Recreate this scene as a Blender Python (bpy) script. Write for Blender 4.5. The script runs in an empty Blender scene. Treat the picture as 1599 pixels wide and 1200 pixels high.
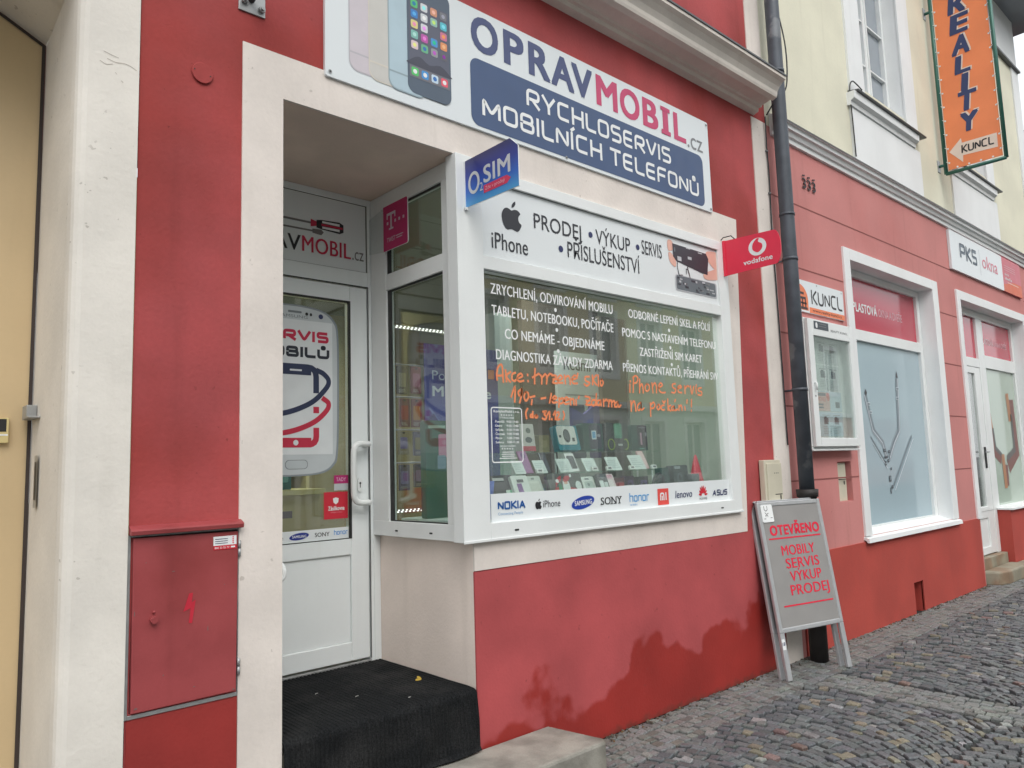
import bpy, bmesh, math, random
from mathutils import Vector, Matrix
random.seed(7)
R = math.radians
scene = bpy.context.scene
COL = scene.collection
D = 2.9164                     # metres from the camera to the facade plane y = 0
EYE = 1.5

# ---------------------------------------------------------------- camera
cd = bpy.data.cameras.new("camera"); cam = bpy.data.objects.new("camera", cd); COL.objects.link(cam)
cd.sensor_fit = 'HORIZONTAL'; cd.sensor_width = 36.0
cd.lens = 1173.11 / 1599.0 * 36.0
cd.clip_start = 0.05; cd.clip_end = 1500
yaw, pit, rol = R(42.0822), R(6.2771), R(-1.7998)
f = Vector((math.sin(yaw)*math.cos(pit), math.cos(yaw)*math.cos(pit), math.sin(pit)))
r = Vector((math.cos(yaw), -math.sin(yaw), 0)); u = r.cross(f)
r2 = r*math.cos(rol)+u*math.sin(rol); u2 = -r*math.sin(rol)+u*math.cos(rol)
M = Matrix((r2, u2, -f)).transposed().to_4x4(); M.translation = Vector((0, -D, EYE))
cam.matrix_world = M
scene.camera = cam

# ---------------------------------------------------------------- sky, sun, exposure
w = bpy.data.worlds.new("World"); scene.world = w; w.use_nodes = True
nt = w.node_tree; nt.nodes.clear()
sky = nt.nodes.new("ShaderNodeTexSky"); sky.sky_type = 'NISHITA'; sky.sun_disc = False
SUN_EL, SUN_AZ = R(50), R(200)
sky.sun_elevation = SUN_EL; sky.sun_rotation = SUN_AZ
sky.air_density = 1.0; sky.dust_density = 6.0; sky.ozone_density = 1.0
hs = nt.nodes.new("ShaderNodeHueSaturation"); hs.inputs['Saturation'].default_value = 0.28; hs.inputs['Value'].default_value = 1.6
bg = nt.nodes.new("ShaderNodeBackground"); bg.inputs['Strength'].default_value = 0.15
wo = nt.nodes.new("ShaderNodeOutputWorld")
ov = nt.nodes.new("ShaderNodeMix"); ov.data_type = 'RGBA'; ov.inputs[0].default_value = 0.72      # closed cloud cover over the clear sky
ov.inputs[7].default_value = (6.0, 6.2, 6.35, 1)
nt.links.new(sky.outputs[0], hs.inputs['Color']); nt.links.new(hs.outputs[0], ov.inputs[6]); nt.links.new(ov.outputs[2], bg.inputs[0]); nt.links.new(bg.outputs[0], wo.inputs[0])
sl = bpy.data.lights.new("sun", 'SUN'); sl.energy = 0.5; sl.angle = R(40); sl.color = (1.0, 0.98, 0.96)
so = bpy.data.objects.new("sun", sl); COL.objects.link(so)
sd = Vector((math.sin(SUN_AZ)*math.cos(SUN_EL), math.cos(SUN_AZ)*math.cos(SUN_EL), math.sin(SUN_EL)))
so.rotation_euler = sd.to_track_quat('Z', 'Y').to_euler(); so.location = sd*30
vs = scene.view_settings
scene.display_settings.display_device = 'sRGB'
vs.view_transform = 'Standard'; vs.look = 'None'; vs.exposure = 0.43; vs.gamma = 1.0; vs.use_curve_mapping = False
scene.cycles.max_bounces = 8; scene.cycles.transparent_max_bounces = 16

# ---------------------------------------------------------------- materials
def lin(v):
    v /= 255.0
    return v/12.92 if v <= 0.04045 else ((v+0.055)/1.055)**2.4
def C(r_, g_, b_, k=1.0): return tuple(min(0.92, lin(x)*k) for x in (r_, g_, b_))
MATS = {}
def mat(name, col, rough=0.6, metal=0.0, var=0.0, vscale=3.0, bump=0.0, bscale=60.0, emit=0.0, col2=None, c2=(0.5, 0.6), spec=0.5, streak=0.0, speck=0.0):
    """procedural material: colour with noise variation, optional second blotch colour, streaks and bump"""
    if name in MATS: return MATS[name]
    m = bpy.data.materials.new(name); m.use_nodes = True; t = m.node_tree; n = t.nodes; L = t.links
    b = n["Principled BSDF"]; b.inputs['Roughness'].default_value = rough; b.inputs['Metallic'].default_value = metal
    b.inputs['Specular IOR Level'].default_value = spec
    b.inputs['Base Color'].default_value = (*col, 1)
    geo = n.new("ShaderNodeNewGeometry"); cur = None
    def noise(scale, detail=4.0, vec=None):
        x = n.new("ShaderNodeTexNoise"); x.inputs['Scale'].default_value = scale; x.inputs['Detail'].default_value = detail
        L.new(vec or geo.outputs['Position'], x.inputs['Vector']); return x.outputs['Fac']
    def mix(fac, a, bcol, mode='MIX'):
        x = n.new("ShaderNodeMix"); x.data_type = 'RGBA'; x.blend_type = mode
        if isinstance(fac, float): x.inputs[0].default_value = fac
        else: L.new(fac, x.inputs[0])
        for sock, val in ((x.inputs[6], a), (x.inputs[7], bcol)):
            if isinstance(val, tuple): sock.default_value = (*val, 1)
            else: L.new(val, sock)
        return x.outputs[2]
    def ramp(fac, a, b_):
        x = n.new("ShaderNodeMapRange"); x.interpolation_type = 'SMOOTHSTEP'
        x.inputs[1].default_value = a; x.inputs[2].default_value = b_; L.new(fac, x.inputs[0]); return x.outputs[0]
    cur = tuple(col)
    if col2 is not None:
        cur = mix(ramp(noise(vscale*0.45, 5), c2[0], c2[1]), cur, tuple(col2))
    if var:
        lo = tuple(1-var for _ in range(3)); hi = tuple(1+var*0.6 for _ in range(3))
        v = mix(ramp(noise(vscale, 6), 0.3, 0.7), lo, hi)
        cur = mix(1.0, cur, v, 'MULTIPLY')
        v2 = mix(noise(vscale*30, 3), (1-var*0.5,)*3, (1+var*0.5,)*3); cur = mix(1.0, cur, v2, 'MULTIPLY')
    if streak:
        mp = n.new("ShaderNodeVectorMath"); mp.operation = 'MULTIPLY'; mp.inputs[1].default_value = (9.0, 9.0, 0.7)
        L.new(geo.outputs['Position'], mp.inputs[0])
        st = ramp(noise(1.0, 5, mp.outputs[0]), 0.56, 0.8)
        cur = mix(1.0, cur, mix(st, (1.0,)*3, (1-streak, 1-streak*1.05, 1-streak*1.15)), 'MULTIPLY')
    if speck:
        sp1 = ramp(noise(34.0, 2), 0.70, 0.735); sp2 = ramp(noise(2.3, 3), 0.45, 0.6)
        mm = n.new("ShaderNodeMath"); mm.operation = 'MULTIPLY'; L.new(sp1, mm.inputs[0]); L.new(sp2, mm.inputs[1])
        cur = mix(1.0, cur, mix(mm.outputs[0], (1.0,)*3, (1-speck, 1-speck*1.05, 1-speck*1.1)), 'MULTIPLY')
    if not isinstance(cur, tuple): L.new(cur, b.inputs['Base Color'])
    if bump:
        a1 = noise(bscale, 5); a2 = noise(bscale*0.18, 3)
        ad = n.new("ShaderNodeMath"); ad.operation = 'ADD'; L.new(a1, ad.inputs[0]); L.new(a2, ad.inputs[1])
        bp = n.new("ShaderNodeBump"); bp.inputs['Strength'].default_value = bump; bp.inputs['Distance'].default_value = 0.004
        L.new(ad.outputs[0], bp.inputs['Height']); L.new(bp.outputs[0], b.inputs['Normal'])
    if var and rough > 0.4:
        rr = n.new("ShaderNodeMapRange"); rr.inputs[3].default_value = max(0.05, rough-0.12); rr.inputs[4].default_value = min(1, rough+0.12)
        L.new(noise(vscale*2, 4), rr.inputs[0]); L.new(rr.outputs[0], b.inputs['Roughness'])
    if emit:
        b.inputs['Emission Color'].default_value = (*col, 1); b.inputs['Emission Strength'].default_value = emit
    MATS[name] = m; return m
def flat(r_, g_, b_, rough=0.45):
    """printed ink / vinyl / plastic of one colour"""
    return mat("ink_%d_%d_%d" % (r_, g_, b_), C(r_, g_, b_), rough, var=0.04, vscale=8)
def glass(name, tint=(0.94, 0.98, 0.96), base=0.08, haze=.04):
    m = bpy.data.materials.new(name); m.use_nodes = True; t = m.node_tree; n = t.nodes; L = t.links; n.clear()
    o = n.new("ShaderNodeOutputMaterial"); tr = n.new("ShaderNodeBsdfTransparent"); tr.inputs[0].default_value = (*tint, 1)
    gl = n.new("ShaderNodeBsdfGlossy"); gl.inputs['Roughness'].default_value = 0.015; gl.inputs['Color'].default_value = (1, 1, 1, 1)
    lw = n.new("ShaderNodeLayerWeight"); lw.inputs['Blend'].default_value = 0.5
    p = n.new("ShaderNodeMath"); p.operation = 'POWER'; p.inputs[1].default_value = 3.6; L.new(lw.outputs['Facing'], p.inputs[0])
    q = n.new("ShaderNodeMath"); q.operation = 'MULTIPLY_ADD'; q.inputs[1].default_value = 1-base; q.inputs[2].default_value = base; L.new(p.outputs[0], q.inputs[0])
    df = n.new("ShaderNodeBsdfDiffuse"); df.inputs[0].default_value = (.8, .82, .8, 1)          # whitish veil mixed into the pane to imitate a milky haze
    geo = n.new("ShaderNodeNewGeometry"); nz = n.new("ShaderNodeTexNoise"); nz.inputs['Scale'].default_value = 2.5; nz.inputs['Detail'].default_value = 6; L.new(geo.outputs['Position'], nz.inputs['Vector'])
    mr = n.new("ShaderNodeMapRange"); mr.inputs[1].default_value = .35; mr.inputs[2].default_value = .7; mr.inputs[3].default_value = haze*.4; mr.inputs[4].default_value = haze*1.5; L.new(nz.outputs['Fac'], mr.inputs[0])
    m0 = n.new("ShaderNodeMixShader"); L.new(mr.outputs[0], m0.inputs[0]); L.new(tr.outputs[0], m0.inputs[1]); L.new(df.outputs[0], m0.inputs[2])
    mx = n.new("ShaderNodeMixShader"); L.new(q.outputs[0], mx.inputs[0]); L.new(m0.outputs[0], mx.inputs[1]); L.new(gl.outputs[0], mx.inputs[2]); L.new(mx.outputs[0], o.inputs[0])
    return m

RED = mat("red_plaster", C(175, 77, 78), 0.85, var=0.20, vscale=1.8, bump=0.35, bscale=60, col2=C(154, 58, 54), c2=(0.44, 0.66), streak=0.16, speck=.3)
CREAM = mat("cream_plaster", C(226, 217, 209), 0.85, var=0.10, vscale=2.2, bump=0.3, bscale=60, streak=0.10, speck=.28)
PILW = mat("white_pilaster_plaster", C(228, 223, 214), 0.85, var=0.08, vscale=3, bump=0.4, bscale=45, streak=0.09, speck=.3)
CORN = mat("grey_cream_moulding", C(236, 228, 218), 0.8, var=0.10, vscale=3, bump=0.15, bscale=50, streak=0.12)
PVC = mat("white_upvc", C(230, 233, 232), 0.35, var=0.035, vscale=3, streak=.05)
PVC2 = mat("white_upvc_door", C(232, 237, 237), 0.38, var=0.03, vscale=2, streak=.05)
GASK = mat("black_gasket", C(38, 40, 40), 0.5)
ZINC = mat("galvanised_steel", C(168, 170, 170), 0.45, 0.5, var=0.12, vscale=20)
TINM = mat("grey_sheet_metal", C(96, 98, 100), 0.45, 0.5, var=0.12, vscale=5)
ALU = mat("brushed_aluminium", C(186, 188, 190), 0.36, 0.3, var=0.06, vscale=14)
DARK = mat("dark_void", C(22, 22, 22), 0.8)
GLASS = glass("window_glass")
GLASS2 = glass("side_window_glass", base=.06, haze=.03)
GLASSI = glass("shelf_glass", (0.86, 0.96, 0.92), 0.06)

# ---------------------------------------------------------------- mesh builder
class Fr:
    """a flat drawing frame in space: u along ex, v along ez, w out of the surface"""
    def __init__(s, o, ex, ez): s.o = Vector(o); s.x = Vector(ex).normalized(); s.z = Vector(ez).normalized(); s.n = s.x.cross(s.z)
    def __call__(s, u_, v_, w_=0.0): return s.o + s.x*u_ + s.z*v_ + s.n*w_
FAC = Fr((0, 0, 0), (1, 0, 0), (0, 0, 1))                 # facade: u = x, v = z, w = towards the street
def FACY(y): return Fr((0, y, 0), (1, 0, 0), (0, 0, 1))
def SIDE(x): return Fr((x, 0, 0), (0, -1, 0), (0, 0, 1))   # faces -x, u = towards the street
def S(v, y): return v*(1+y/D)
def SZ(v, y): return EYE+(v-EYE)*(1+y/D)
_TXT = {}
def text_geo(s, bold):
    k = (s, bold)
    if k not in _TXT:
        c = bpy.data.curves.new("t", 'FONT'); c.body = s; c.resolution_u = 4; c.space_character = 1.0+bold*2.2
        o = bpy.data.objects.new("t", c); COL.objects.link(o)
        m = bpy.data.meshes.new_from_object(o.evaluated_get(bpy.context.evaluated_depsgraph_get()))
        _TXT[k] = ([(v.co.x, v.co.y) for v in m.vertices], [tuple(p.vertices) for p in m.polygons])
        bpy.data.objects.remove(o); bpy.data.curves.remove(c); bpy.data.meshes.remove(m)
    return _TXT[k]
def rr_pts(u0, u1, v0, v1, r_, n_=6, which=(1, 1, 1, 1)):
    pts = []
    for i, (cx, cy, a) in enumerate(((u1-r_, v0+r_, -90), (u1-r_, v1-r_, 0), (u0+r_, v1-r_, 90), (u0+r_, v0+r_, 180))):
        if which[i]:
            for k in range(n_+1):
                t = R(a+90*k/n_); pts.append((cx+r_*math.cos(t), cy+r_*math.sin(t)))
        else: pts.append(((u1, u1, u0, u0)[i], (v0, v1, v1, v0)[i]))
    return pts
def smooth(pts, n_=5, closed=False):
    if len(pts) < 3: return list(pts)
    out = []; N = len(pts)
    rng = range(N if closed else N-1)
    for i in rng:
        g = (lambda j: pts[j % N]) if closed else (lambda j: pts[max(0, min(N-1, j))])
        p0, p1, p2, p3 = g(i-1), g(i), g(i+1), g(i+2)
        for k in range(n_):
            t = k/n_
            out.append(tuple(0.5*((2*p1[a])+(-p0[a]+p2[a])*t+(2*p0[a]-5*p1[a]+4*p2[a]-p3[a])*t*t+(-p0[a]+3*p1[a]-3*p2[a]+p3[a])*t**3) for a in range(len(p1))))
    if not closed: out.append(tuple(pts[-1]))
    return out
def fillet(pts, r_, n_=4):
    out = [pts[0]]
    for i in range(1, len(pts)-1):
        a, b, c = Vector(pts[i-1]), Vector(pts[i]), Vector(pts[i+1])
        d1, d2 = (a-b), (c-b); k = min(r_, d1.length*0.48, d2.length*0.48)
        p, q = b+d1.normalized()*k, b+d2.normalized()*k
        for j in range(n_+1):
            t = j/n_; out.append(tuple(p*(1-t)**2+b*2*t*(1-t)+q*t*t))
    out.append(pts[-1]); return out
class MB:
    def __init__(s): s.v = []; s.f = []; s.m = []; s.sm = []; s.mats = []
    def mi(s, m):
        if m not in s.mats: s.mats.append(m)
        return s.mats.index(m)
    def add(s, vs_, fs, m, sm=False):
        k = len(s.v); s.v += [tuple(x) for x in vs_]; i = s.mi(m)
        for f_ in fs: s.f.append(tuple(k+a for a in f_)); s.m.append(i); s.sm.append(sm)
        return s
    def poly(s, fr, pts, w_, m): return s.add([fr(a, b, w_) for a, b in pts], [tuple(range(len(pts)))], m)
    def rect(s, fr, u0, u1, v0, v1, w_, m): return s.poly(fr, [(u0, v0), (u1, v0), (u1, v1), (u0, v1)], w_, m)
    def rrect(s, fr, u0, u1, v0, v1, r_, w_, m, which=(1, 1, 1, 1)): return s.poly(fr, rr_pts(u0, u1, v0, v1, r_, 6, which), w_, m)
    def ell(s, fr, cu, cv, ru, rv, w_, m, n_=28, rot=0.0):
        c_, s_ = math.cos(rot), math.sin(rot); pts = []
        for k in range(n_):
            a, b = ru*math.cos(2*math.pi*k/n_), rv*math.sin(2*math.pi*k/n_); pts.append((cu+a*c_-b*s_, cv+a*s_+b*c_))
        return s.poly(fr, pts, w_, m)
    def slab(s, fr, pts, w0, w1, m, m_side=None):
        n_ = len(pts); vs_ = [fr(a, b, w1) for a, b in pts]+[fr(a, b, w0) for a, b in pts]
        s.add(vs_, [tuple(range(n_)), tuple(range(2*n_-1, n_-1, -1))], m)
        k = len(s.v)-2*n_; i = s.mi(m_side or m)
        for j in range(n_):
            a, b = j, (j+1) % n_; s.f.append((k+b, k+a, k+n_+a, k+n_+b)); s.m.append(i); s.sm.append(False)
        return s
    def box(s, fr, u0, u1, v0, v1, w0, w1, m): return s.slab(fr, [(u0, v0), (u1, v0), (u1, v1), (u0, v1)], w0, w1, m)
    def bx(s, x0, x1, y0, y1, z0, z1, m): return s.box(FAC, x0, x1, z0, z1, -y1, -y0, m)
    def frame(s, fr, u0, u1, v0, v1, t, w0, w1, m):
        """picture frame of four butted bars; t = (left, right, bottom, top) widths"""
        l, r_, b, tp = t
        s.box(fr, u0, u0+l, v0, v1, w0, w1, m); s.box(fr, u1-r_, u1, v0, v1, w0, w1, m)
        s.box(fr, u0+l, u1-r_, v0, v0+b, w0, w1, m); s.box(fr, u0+l, u1-r_, v1-tp, v1, w0, w1, m); return s
    def stroke(s, fr, pts, wd, w_, m, closed=False, cap=True):
        P_ = [Vector(p) for p in pts]; n_ = len(P_)
        if n_ < 2: return s
        L_, R_ = [], []
        for i in range(n_):
            a = P_[i-1] if (i > 0 or closed) else None; c = P_[(i+1) % n_] if (i < n_-1 or closed) else None
            d1 = (P_[i]-a).normalized() if a is not None and (P_[i]-a).length > 1e-9 else None
            d2 = (c-P_[i]).normalized() if c is not None and (c-P_[i]).length > 1e-9 else None
            if d1 is None and d2 is None: d1 = d2 = Vector((1, 0))
            d1 = d1 or d2; d2 = d2 or d1
            t = d1+d2; t = t.normalized() if t.length > 1e-6 else d2
            nn = Vector((-t.y, t.x)); co = max(0.5, nn.dot(Vector((-d2.y, d2.x)))); h = wd/2/co
            p = P_[i]
            if cap and not closed and i == 0: p = p-d2*wd*0.4
            if cap and not closed and i == n_-1: p = p+d1*wd*0.4
            L_.append(p+nn*h); R_.append(p-nn*h)
        vs_ = [fr(a.x, a.y, w_) for a in L_]+[fr(a.x, a.y, w_) for a in R_]
        k = n_ if closed else n_-1
        return s.add(vs_, [(i, (i+1) % n_, n_+(i+1) % n_, n_+i) for i in range(k)], m)
    def text(s, fr, st, u0, v0, width, cap, w_, m, bold=0.0, shear=0.0, rot=0.0):
        g, fs = text_geo(st, bold)
        if not g: return s
        a0 = min(p[0] for p in g); a1 = max(p[0] for p in g); d = bold*0.9; sx = width/(a1-a0+2*d); sz = cap/0.682
        c_, s_ = math.cos(rot), math.sin(rot)
        if bold < .003: cps = [(0, 0)]
        elif bold < .02: cps = [(-d, 0), (d, 0)]
        else: cps = [(-d, -d*.7), (d, -d*.7), (0, 0), (-d, d*.7), (d, d*.7)]
        dz = 0.0 if len(cps) == 1 else min(0.0001, cap*.004)
        for i, (du, dv) in enumerate(cps):
            vs_ = []
            for a, b in g:
                x, y = (a-a0+d+du)*sx+shear*b*sz, (b+dv)*sz; vs_.append(fr(u0+x*c_-y*s_, v0+x*s_+y*c_, w_+dz*i))
            s.add(vs_, fs, m)
        return s
    def tube(s, path, rad, m, n_=10, caps=True):
        P_ = [Vector(p) for p in path]; rings = []; ref = None
        for i, p in enumerate(P_):
            d = (P_[min(i+1, len(P_)-1)]-P_[max(i-1, 0)]).normalized()
            if ref is None: ref = Vector((0, 0, 1)) if abs(d.z) < 0.9 else Vector((1, 0, 0))
            a = (ref-d*ref.dot(d)).normalized(); b = d.cross(a); ref = a
            rr = rad[i] if isinstance(rad, (list, tuple)) else rad
            rings.append([p+(a*math.cos(2*math.pi*k/n_)+b*math.sin(2*math.pi*k/n_))*rr for k in range(n_)])
        vs_ = [q for rg in rings for q in rg]; fs = []
        for i in range(len(P_)-1):
            for k in range(n_): fs.append((i*n_+k, i*n_+(k+1) % n_, (i+1)*n_+(k+1) % n_, (i+1)*n_+k))
        s.add(vs_, fs, m, True)
        if caps:
            k = len(s.v)-len(vs_); i = s.mi(m)
            s.f.append(tuple(k+j for j in reversed(range(n_)))); s.m.append(i); s.sm.append(False)
            s.f.append(tuple(k+len(vs_)-n_+j for j in range(n_))); s.m.append(i); s.sm.append(False)
        return s
    def prof(s, pts, x0, x1, m, top=None):
        """closed (y, z) profile extruded along x; edges listed in top = {index: material}"""
        n_ = len(pts); vs_ = [(x0, a, b) for a, b in pts]+[(x1, a, b) for a, b in pts]; k = len(s.v)
        s.add(vs_, [tuple(range(n_)), tuple(range(2*n_-1, n_-1, -1))], m)
        for j in range(n_):
            q = (j+1) % n_; i = s.mi((top or {}).get(j, m)); s.f.append((k+j, k+q, k+n_+q, k+n_+j)); s.m.append(i); s.sm.append(False)
        return s
    def wall(s, fr, u0, u1, v0, v1, holes, depth, m, m_rev=None):
        """front sheet with openings and their reveals; holes = (u0, u1, v0, v1)"""
        us = sorted({u0, u1, *[h[0] for h in holes], *[h[1] for h in holes]}); vv = sorted({v0, v1, *[h[2] for h in holes], *[h[3] for h in holes]})
        us = [a for a in us if u0 <= a <= u1]; vv = [a for a in vv if v0 <= a <= v1]
        for a, b in zip(us, us[1:]):
            for c_, d_ in zip(vv, vv[1:]):
                mu, mv = (a+b)/2, (c_+d_)/2
                if any(h[0] < mu < h[1] and h[2] < mv < h[3] for h in holes): continue
                s.rect(fr, a, b, c_, d_, 0, m)
        for h in holes:
            a, b, c_, d_ = h[:4]; mm = m_rev or m; skip = h[4] if len(h) > 4 else ""
            if len(h) > 5: mm = h[5]
            for nm, p, q in (("l", (a, c_), (a, d_)), ("r", (b, d_), (b, c_)), ("t", (a, d_), (b, d_)), ("b", (b, c_), (a, c_))):
                if nm in skip: continue
                s.add([fr(*p, 0), fr(*q, 0), fr(*q, -depth), fr(*p, -depth)], [(0, 1, 2, 3)], mm)
        return s
    def techno(s, fr, st, u0, v0, width, cap, th, w_, m, shear=0.0, r_=0.2):
        x = 0; items = []
        for ch in st:
            if ch == ' ': x += 0.5; continue
            g, wd = TECH[ch]
            for pl in g: items.append([(p[0]+x, p[1]) for p in pl])
            x += wd+0.34
        x -= 0.34; sx = (width-th)/x; sz = (cap-th)
        for i, pl in enumerate(items):
            pts = [(u0+th/2+a*sx+shear*b*sz, v0+th/2+b*sz) for a, b in pl]
            s.stroke(fr, fillet(pts, r_*cap, 4), th, w_+0.0002*(i % 3), m, cap=False if len(pl) > 3 else True)
        return s
    def build(s, name, parent=None, bevel=0.0, label=None, cat=None, group=None, kind=None, loc=None, fix=True):
        me = bpy.data.meshes.new(name); o = bpy.data.objects.new(name, me); COL.objects.link(o)
        off = Vector((0, 0, 0)); p = parent
        if parent is not None:
            o.parent = parent
            while p is not None: off += p.location; p = p.parent
        else:
            if loc is None:
                xs = [v[0] for v in s.v]; ys = [v[1] for v in s.v]; zs = [v[2] for v in s.v]
                loc = ((min(xs)+max(xs))/2, (min(ys)+max(ys))/2, min(zs))
            o.location = Vector(loc); off = Vector(loc)
        me.from_pydata([tuple(Vector(v)-off) for v in s.v], [], s.f)
        for m in s.mats: me.materials.append(m)
        me.polygons.foreach_set("material_index", s.m); me.polygons.foreach_set("use_smooth", s.sm); me.update()
        if fix:
            bm = bmesh.new(); bm.from_mesh(me); bmesh.ops.recalc_face_normals(bm, faces=bm.faces); bm.to_mesh(me); bm.free()
        if bevel:
            b = o.modifiers.new("bevel", 'BEVEL'); b.width = bevel; b.segments = 2; b.limit_method = 'ANGLE'; b.angle_limit = R(50)
        for k, val in (("label", label), ("category", cat), ("group", group), ("kind", kind)):
            if val: o[k] = val
        return o
def thing(name, label, cat, loc, group=None):
    o = bpy.data.objects.new(name, None); COL.objects.link(o); o.location = loc; o.empty_display_size = 0.1
    o['label'] = label; o['category'] = cat
    if group: o['group'] = group
    return o
TECH = {
 'R': ([[(0, 0), (0, 1), (.8, 1), (.8, .45), (.12, .45)], [(.35, .42), (.8, 0)]], .8), 'Y': ([[(0, 1), (.42, .45), (.42, 0)], [(.46, .47), (.84, 1)]], .84),
 'C': ([[(.8, 1), (0, 1), (0, 0), (.8, 0)]], .8), 'H': ([[(0, 0), (0, 1)], [(.8, 0), (.8, 1)], [(.1, .5), (.7, .5)]], .8),
 'L': ([[(0, 1), (0, 0), (.7, 0)]], .7), 'O': ([[(.4, 1), (0, 1), (0, 0), (.8, 0), (.8, 1), (.38, 1)]], .8),
 'S': ([[(.78, 1), (0, 1), (0, .52), (.78, .52), (.78, 0), (0, 0)]], .78), 'E': ([[(.74, 1), (0, 1), (0, 0), (.74, 0)], [(.1, .5), (.66, .5)]], .74),
 'V': ([[(0, 1), (.42, 0), (.84, 1)]], .84), 'I': ([[(0, 0), (0, 1)]], .02), 'M': ([[(0, 0), (0, 1), (.5, .2), (1.0, 1), (1.0, 0)]], 1.0),
 'B': ([[(0, .52), (0, 1), (.74, 1), (.74, .52), (.1, .52)], [(0, .44), (0, 0), (.8, 0), (.8, .46), (.6, .5)]], .8),
 'N': ([[(0, 0), (0, 1), (.8, 0), (.8, 1)]], .8), 'Í': ([[(0, 0), (0, 1)], [(-.02, 1.2), (.16, 1.36)]], .06), 'T': ([[(0, 1), (.8, 1)], [(.4, .9), (.4, 0)]], .8),
 'F': ([[(0, 0), (0, 1), (.72, 1)], [(.1, .5), (.62, .5)]], .72), 'Ů': ([[(0, 1), (0, 0), (.8, 0), (.8, 1)], [(.4, 1.12), (.3, 1.12), (.3, 1.34), (.5, 1.34), (.5, 1.12), (.38, 1.12)]], .8),
 'U': ([[(0, 1), (0, 0), (.8, 0), (.8, 1)]], .8), 'K': ([[(0, 0), (0, 1)], [(.75, 1), (.1, .5), (.8, 0)]], .78), 'P': ([[(0, 0), (0, 1), (.8, 1), (.8, .45), (.12, .45)]], .8),
 'A': ([[(0, 0), (.42, 1), (.84, 0)], [(.2, .32), (.64, .32)]], .84), 'h': ([[(0, 1.2), (0, 0)], [(.1, .8), (.7, .8), (.7, 0)]], .7), 'o': ([[(.35, .8), (0, .8), (0, 0), (.7, 0), (.7, .8), (.33, .8)]], .7),
 'n': ([[(0, 0), (0, .8), (.7, .8), (.7, 0)]], .7), 'r': ([[(0, 0), (0, .8), (.5, .8)]], .45),
}
APPLE = [(.50, .66), (.62, .71), (.76, .71), (.88, .62), (.81, .53), (.785, .42), (.825, .32), (.92, .25), (.87, .13), (.79, .03), (.70, .0), (.60, .025), (.50, .045), (.40, .025), (.30, 0), (.20, .06), (.11, .21), (.07, .39), (.10, .55), (.19, .67), (.31, .715), (.42, .69)]
def apple(b, fr, u0, v0, h, w_, m):
    b.poly(fr, [(u0+x*h, v0+y*h) for x, y in smooth(APPLE, 4, True)], w_, m)
    b.poly(fr, [(u0+x*h, v0+y*h) for x, y in [(.50, .76), (.52, .86), (.58, .94), (.68, 1.0), (.68, .90), (.62, .81), (.56, .77)]], w_, m)
WHITE = flat(236, 238, 238); NAVY = flat(44, 52, 96); BLK = flat(34, 34, 38); GREY = flat(128, 130, 132)
# ================================================================ ground
def stone_mat(name, rough, bump):
    m = bpy.data.materials.new(name); m.use_nodes = True; n = m.node_tree.nodes; L = m.node_tree.links; b = n["Principled BSDF"]
    at = n.new("ShaderNodeAttribute"); at.attribute_name = "stone"; geo = n.new("ShaderNodeNewGeometry")
    nz = n.new("ShaderNodeTexNoise"); nz.inputs['Scale'].default_value = 90; nz.inputs['Detail'].default_value = 5; L.new(geo.outputs['Position'], nz.inputs['Vector'])
    mr = n.new("ShaderNodeMapRange"); mr.inputs[1].default_value = 0.3; mr.inputs[2].default_value = 0.7; mr.inputs[3].default_value = 0.68; mr.inputs[4].default_value = 1.3; L.new(nz.outputs['Fac'], mr.inputs[0])
    mx = n.new("ShaderNodeMix"); mx.data_type = 'RGBA'; mx.blend_type = 'MULTIPLY'; mx.inputs[0].default_value = 1; L.new(at.outputs['Color'], mx.inputs[6]); L.new(mr.outputs[0], mx.inputs[7]); L.new(mx.outputs[2], b.inputs['Base Color'])
    b.inputs['Roughness'].default_value = rough; b.inputs['Specular IOR Level'].default_value = 0.4
    bp = n.new("ShaderNodeBump"); bp.inputs['Strength'].default_value = bump; bp.inputs['Distance'].default_value = 0.004; L.new(nz.outputs['Fac'], bp.inputs['Height']); L.new(bp.outputs[0], b.inputs['Normal'])
    return m
SETT = stone_mat("setts_grey_granite", 0.46, 0.55)
JOINT = mat("joint_grit", (0.034, 0.034, 0.033), 0.9, var=0.25, vscale=12, bump=0.6, bscale=90)
g = MB()
g.add([(-250, -12.0, -0.016), (250, -12.0, -0.016), (250, 60, -0.016), (-250, 60, -0.016)], [(0, 1, 2, 3)], JOINT)
g.build("pavement", kind="structure", loc=(0, 0, -0.016), fix=False)
g = MB(); ASPH = mat("wet_asphalt", (0.05, 0.05, 0.052), 0.5, var=0.2, vscale=2, bump=0.5, bscale=120)
g.add([(-250, -250, -0.016), (250, -250, -0.016), (250, -12.0, -0.016), (-250, -12.0, -0.016)], [(0, 1, 2, 3)], ASPH)
g.build("road", kind="structure", loc=(0, -12, -0.016), fix=False)

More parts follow.
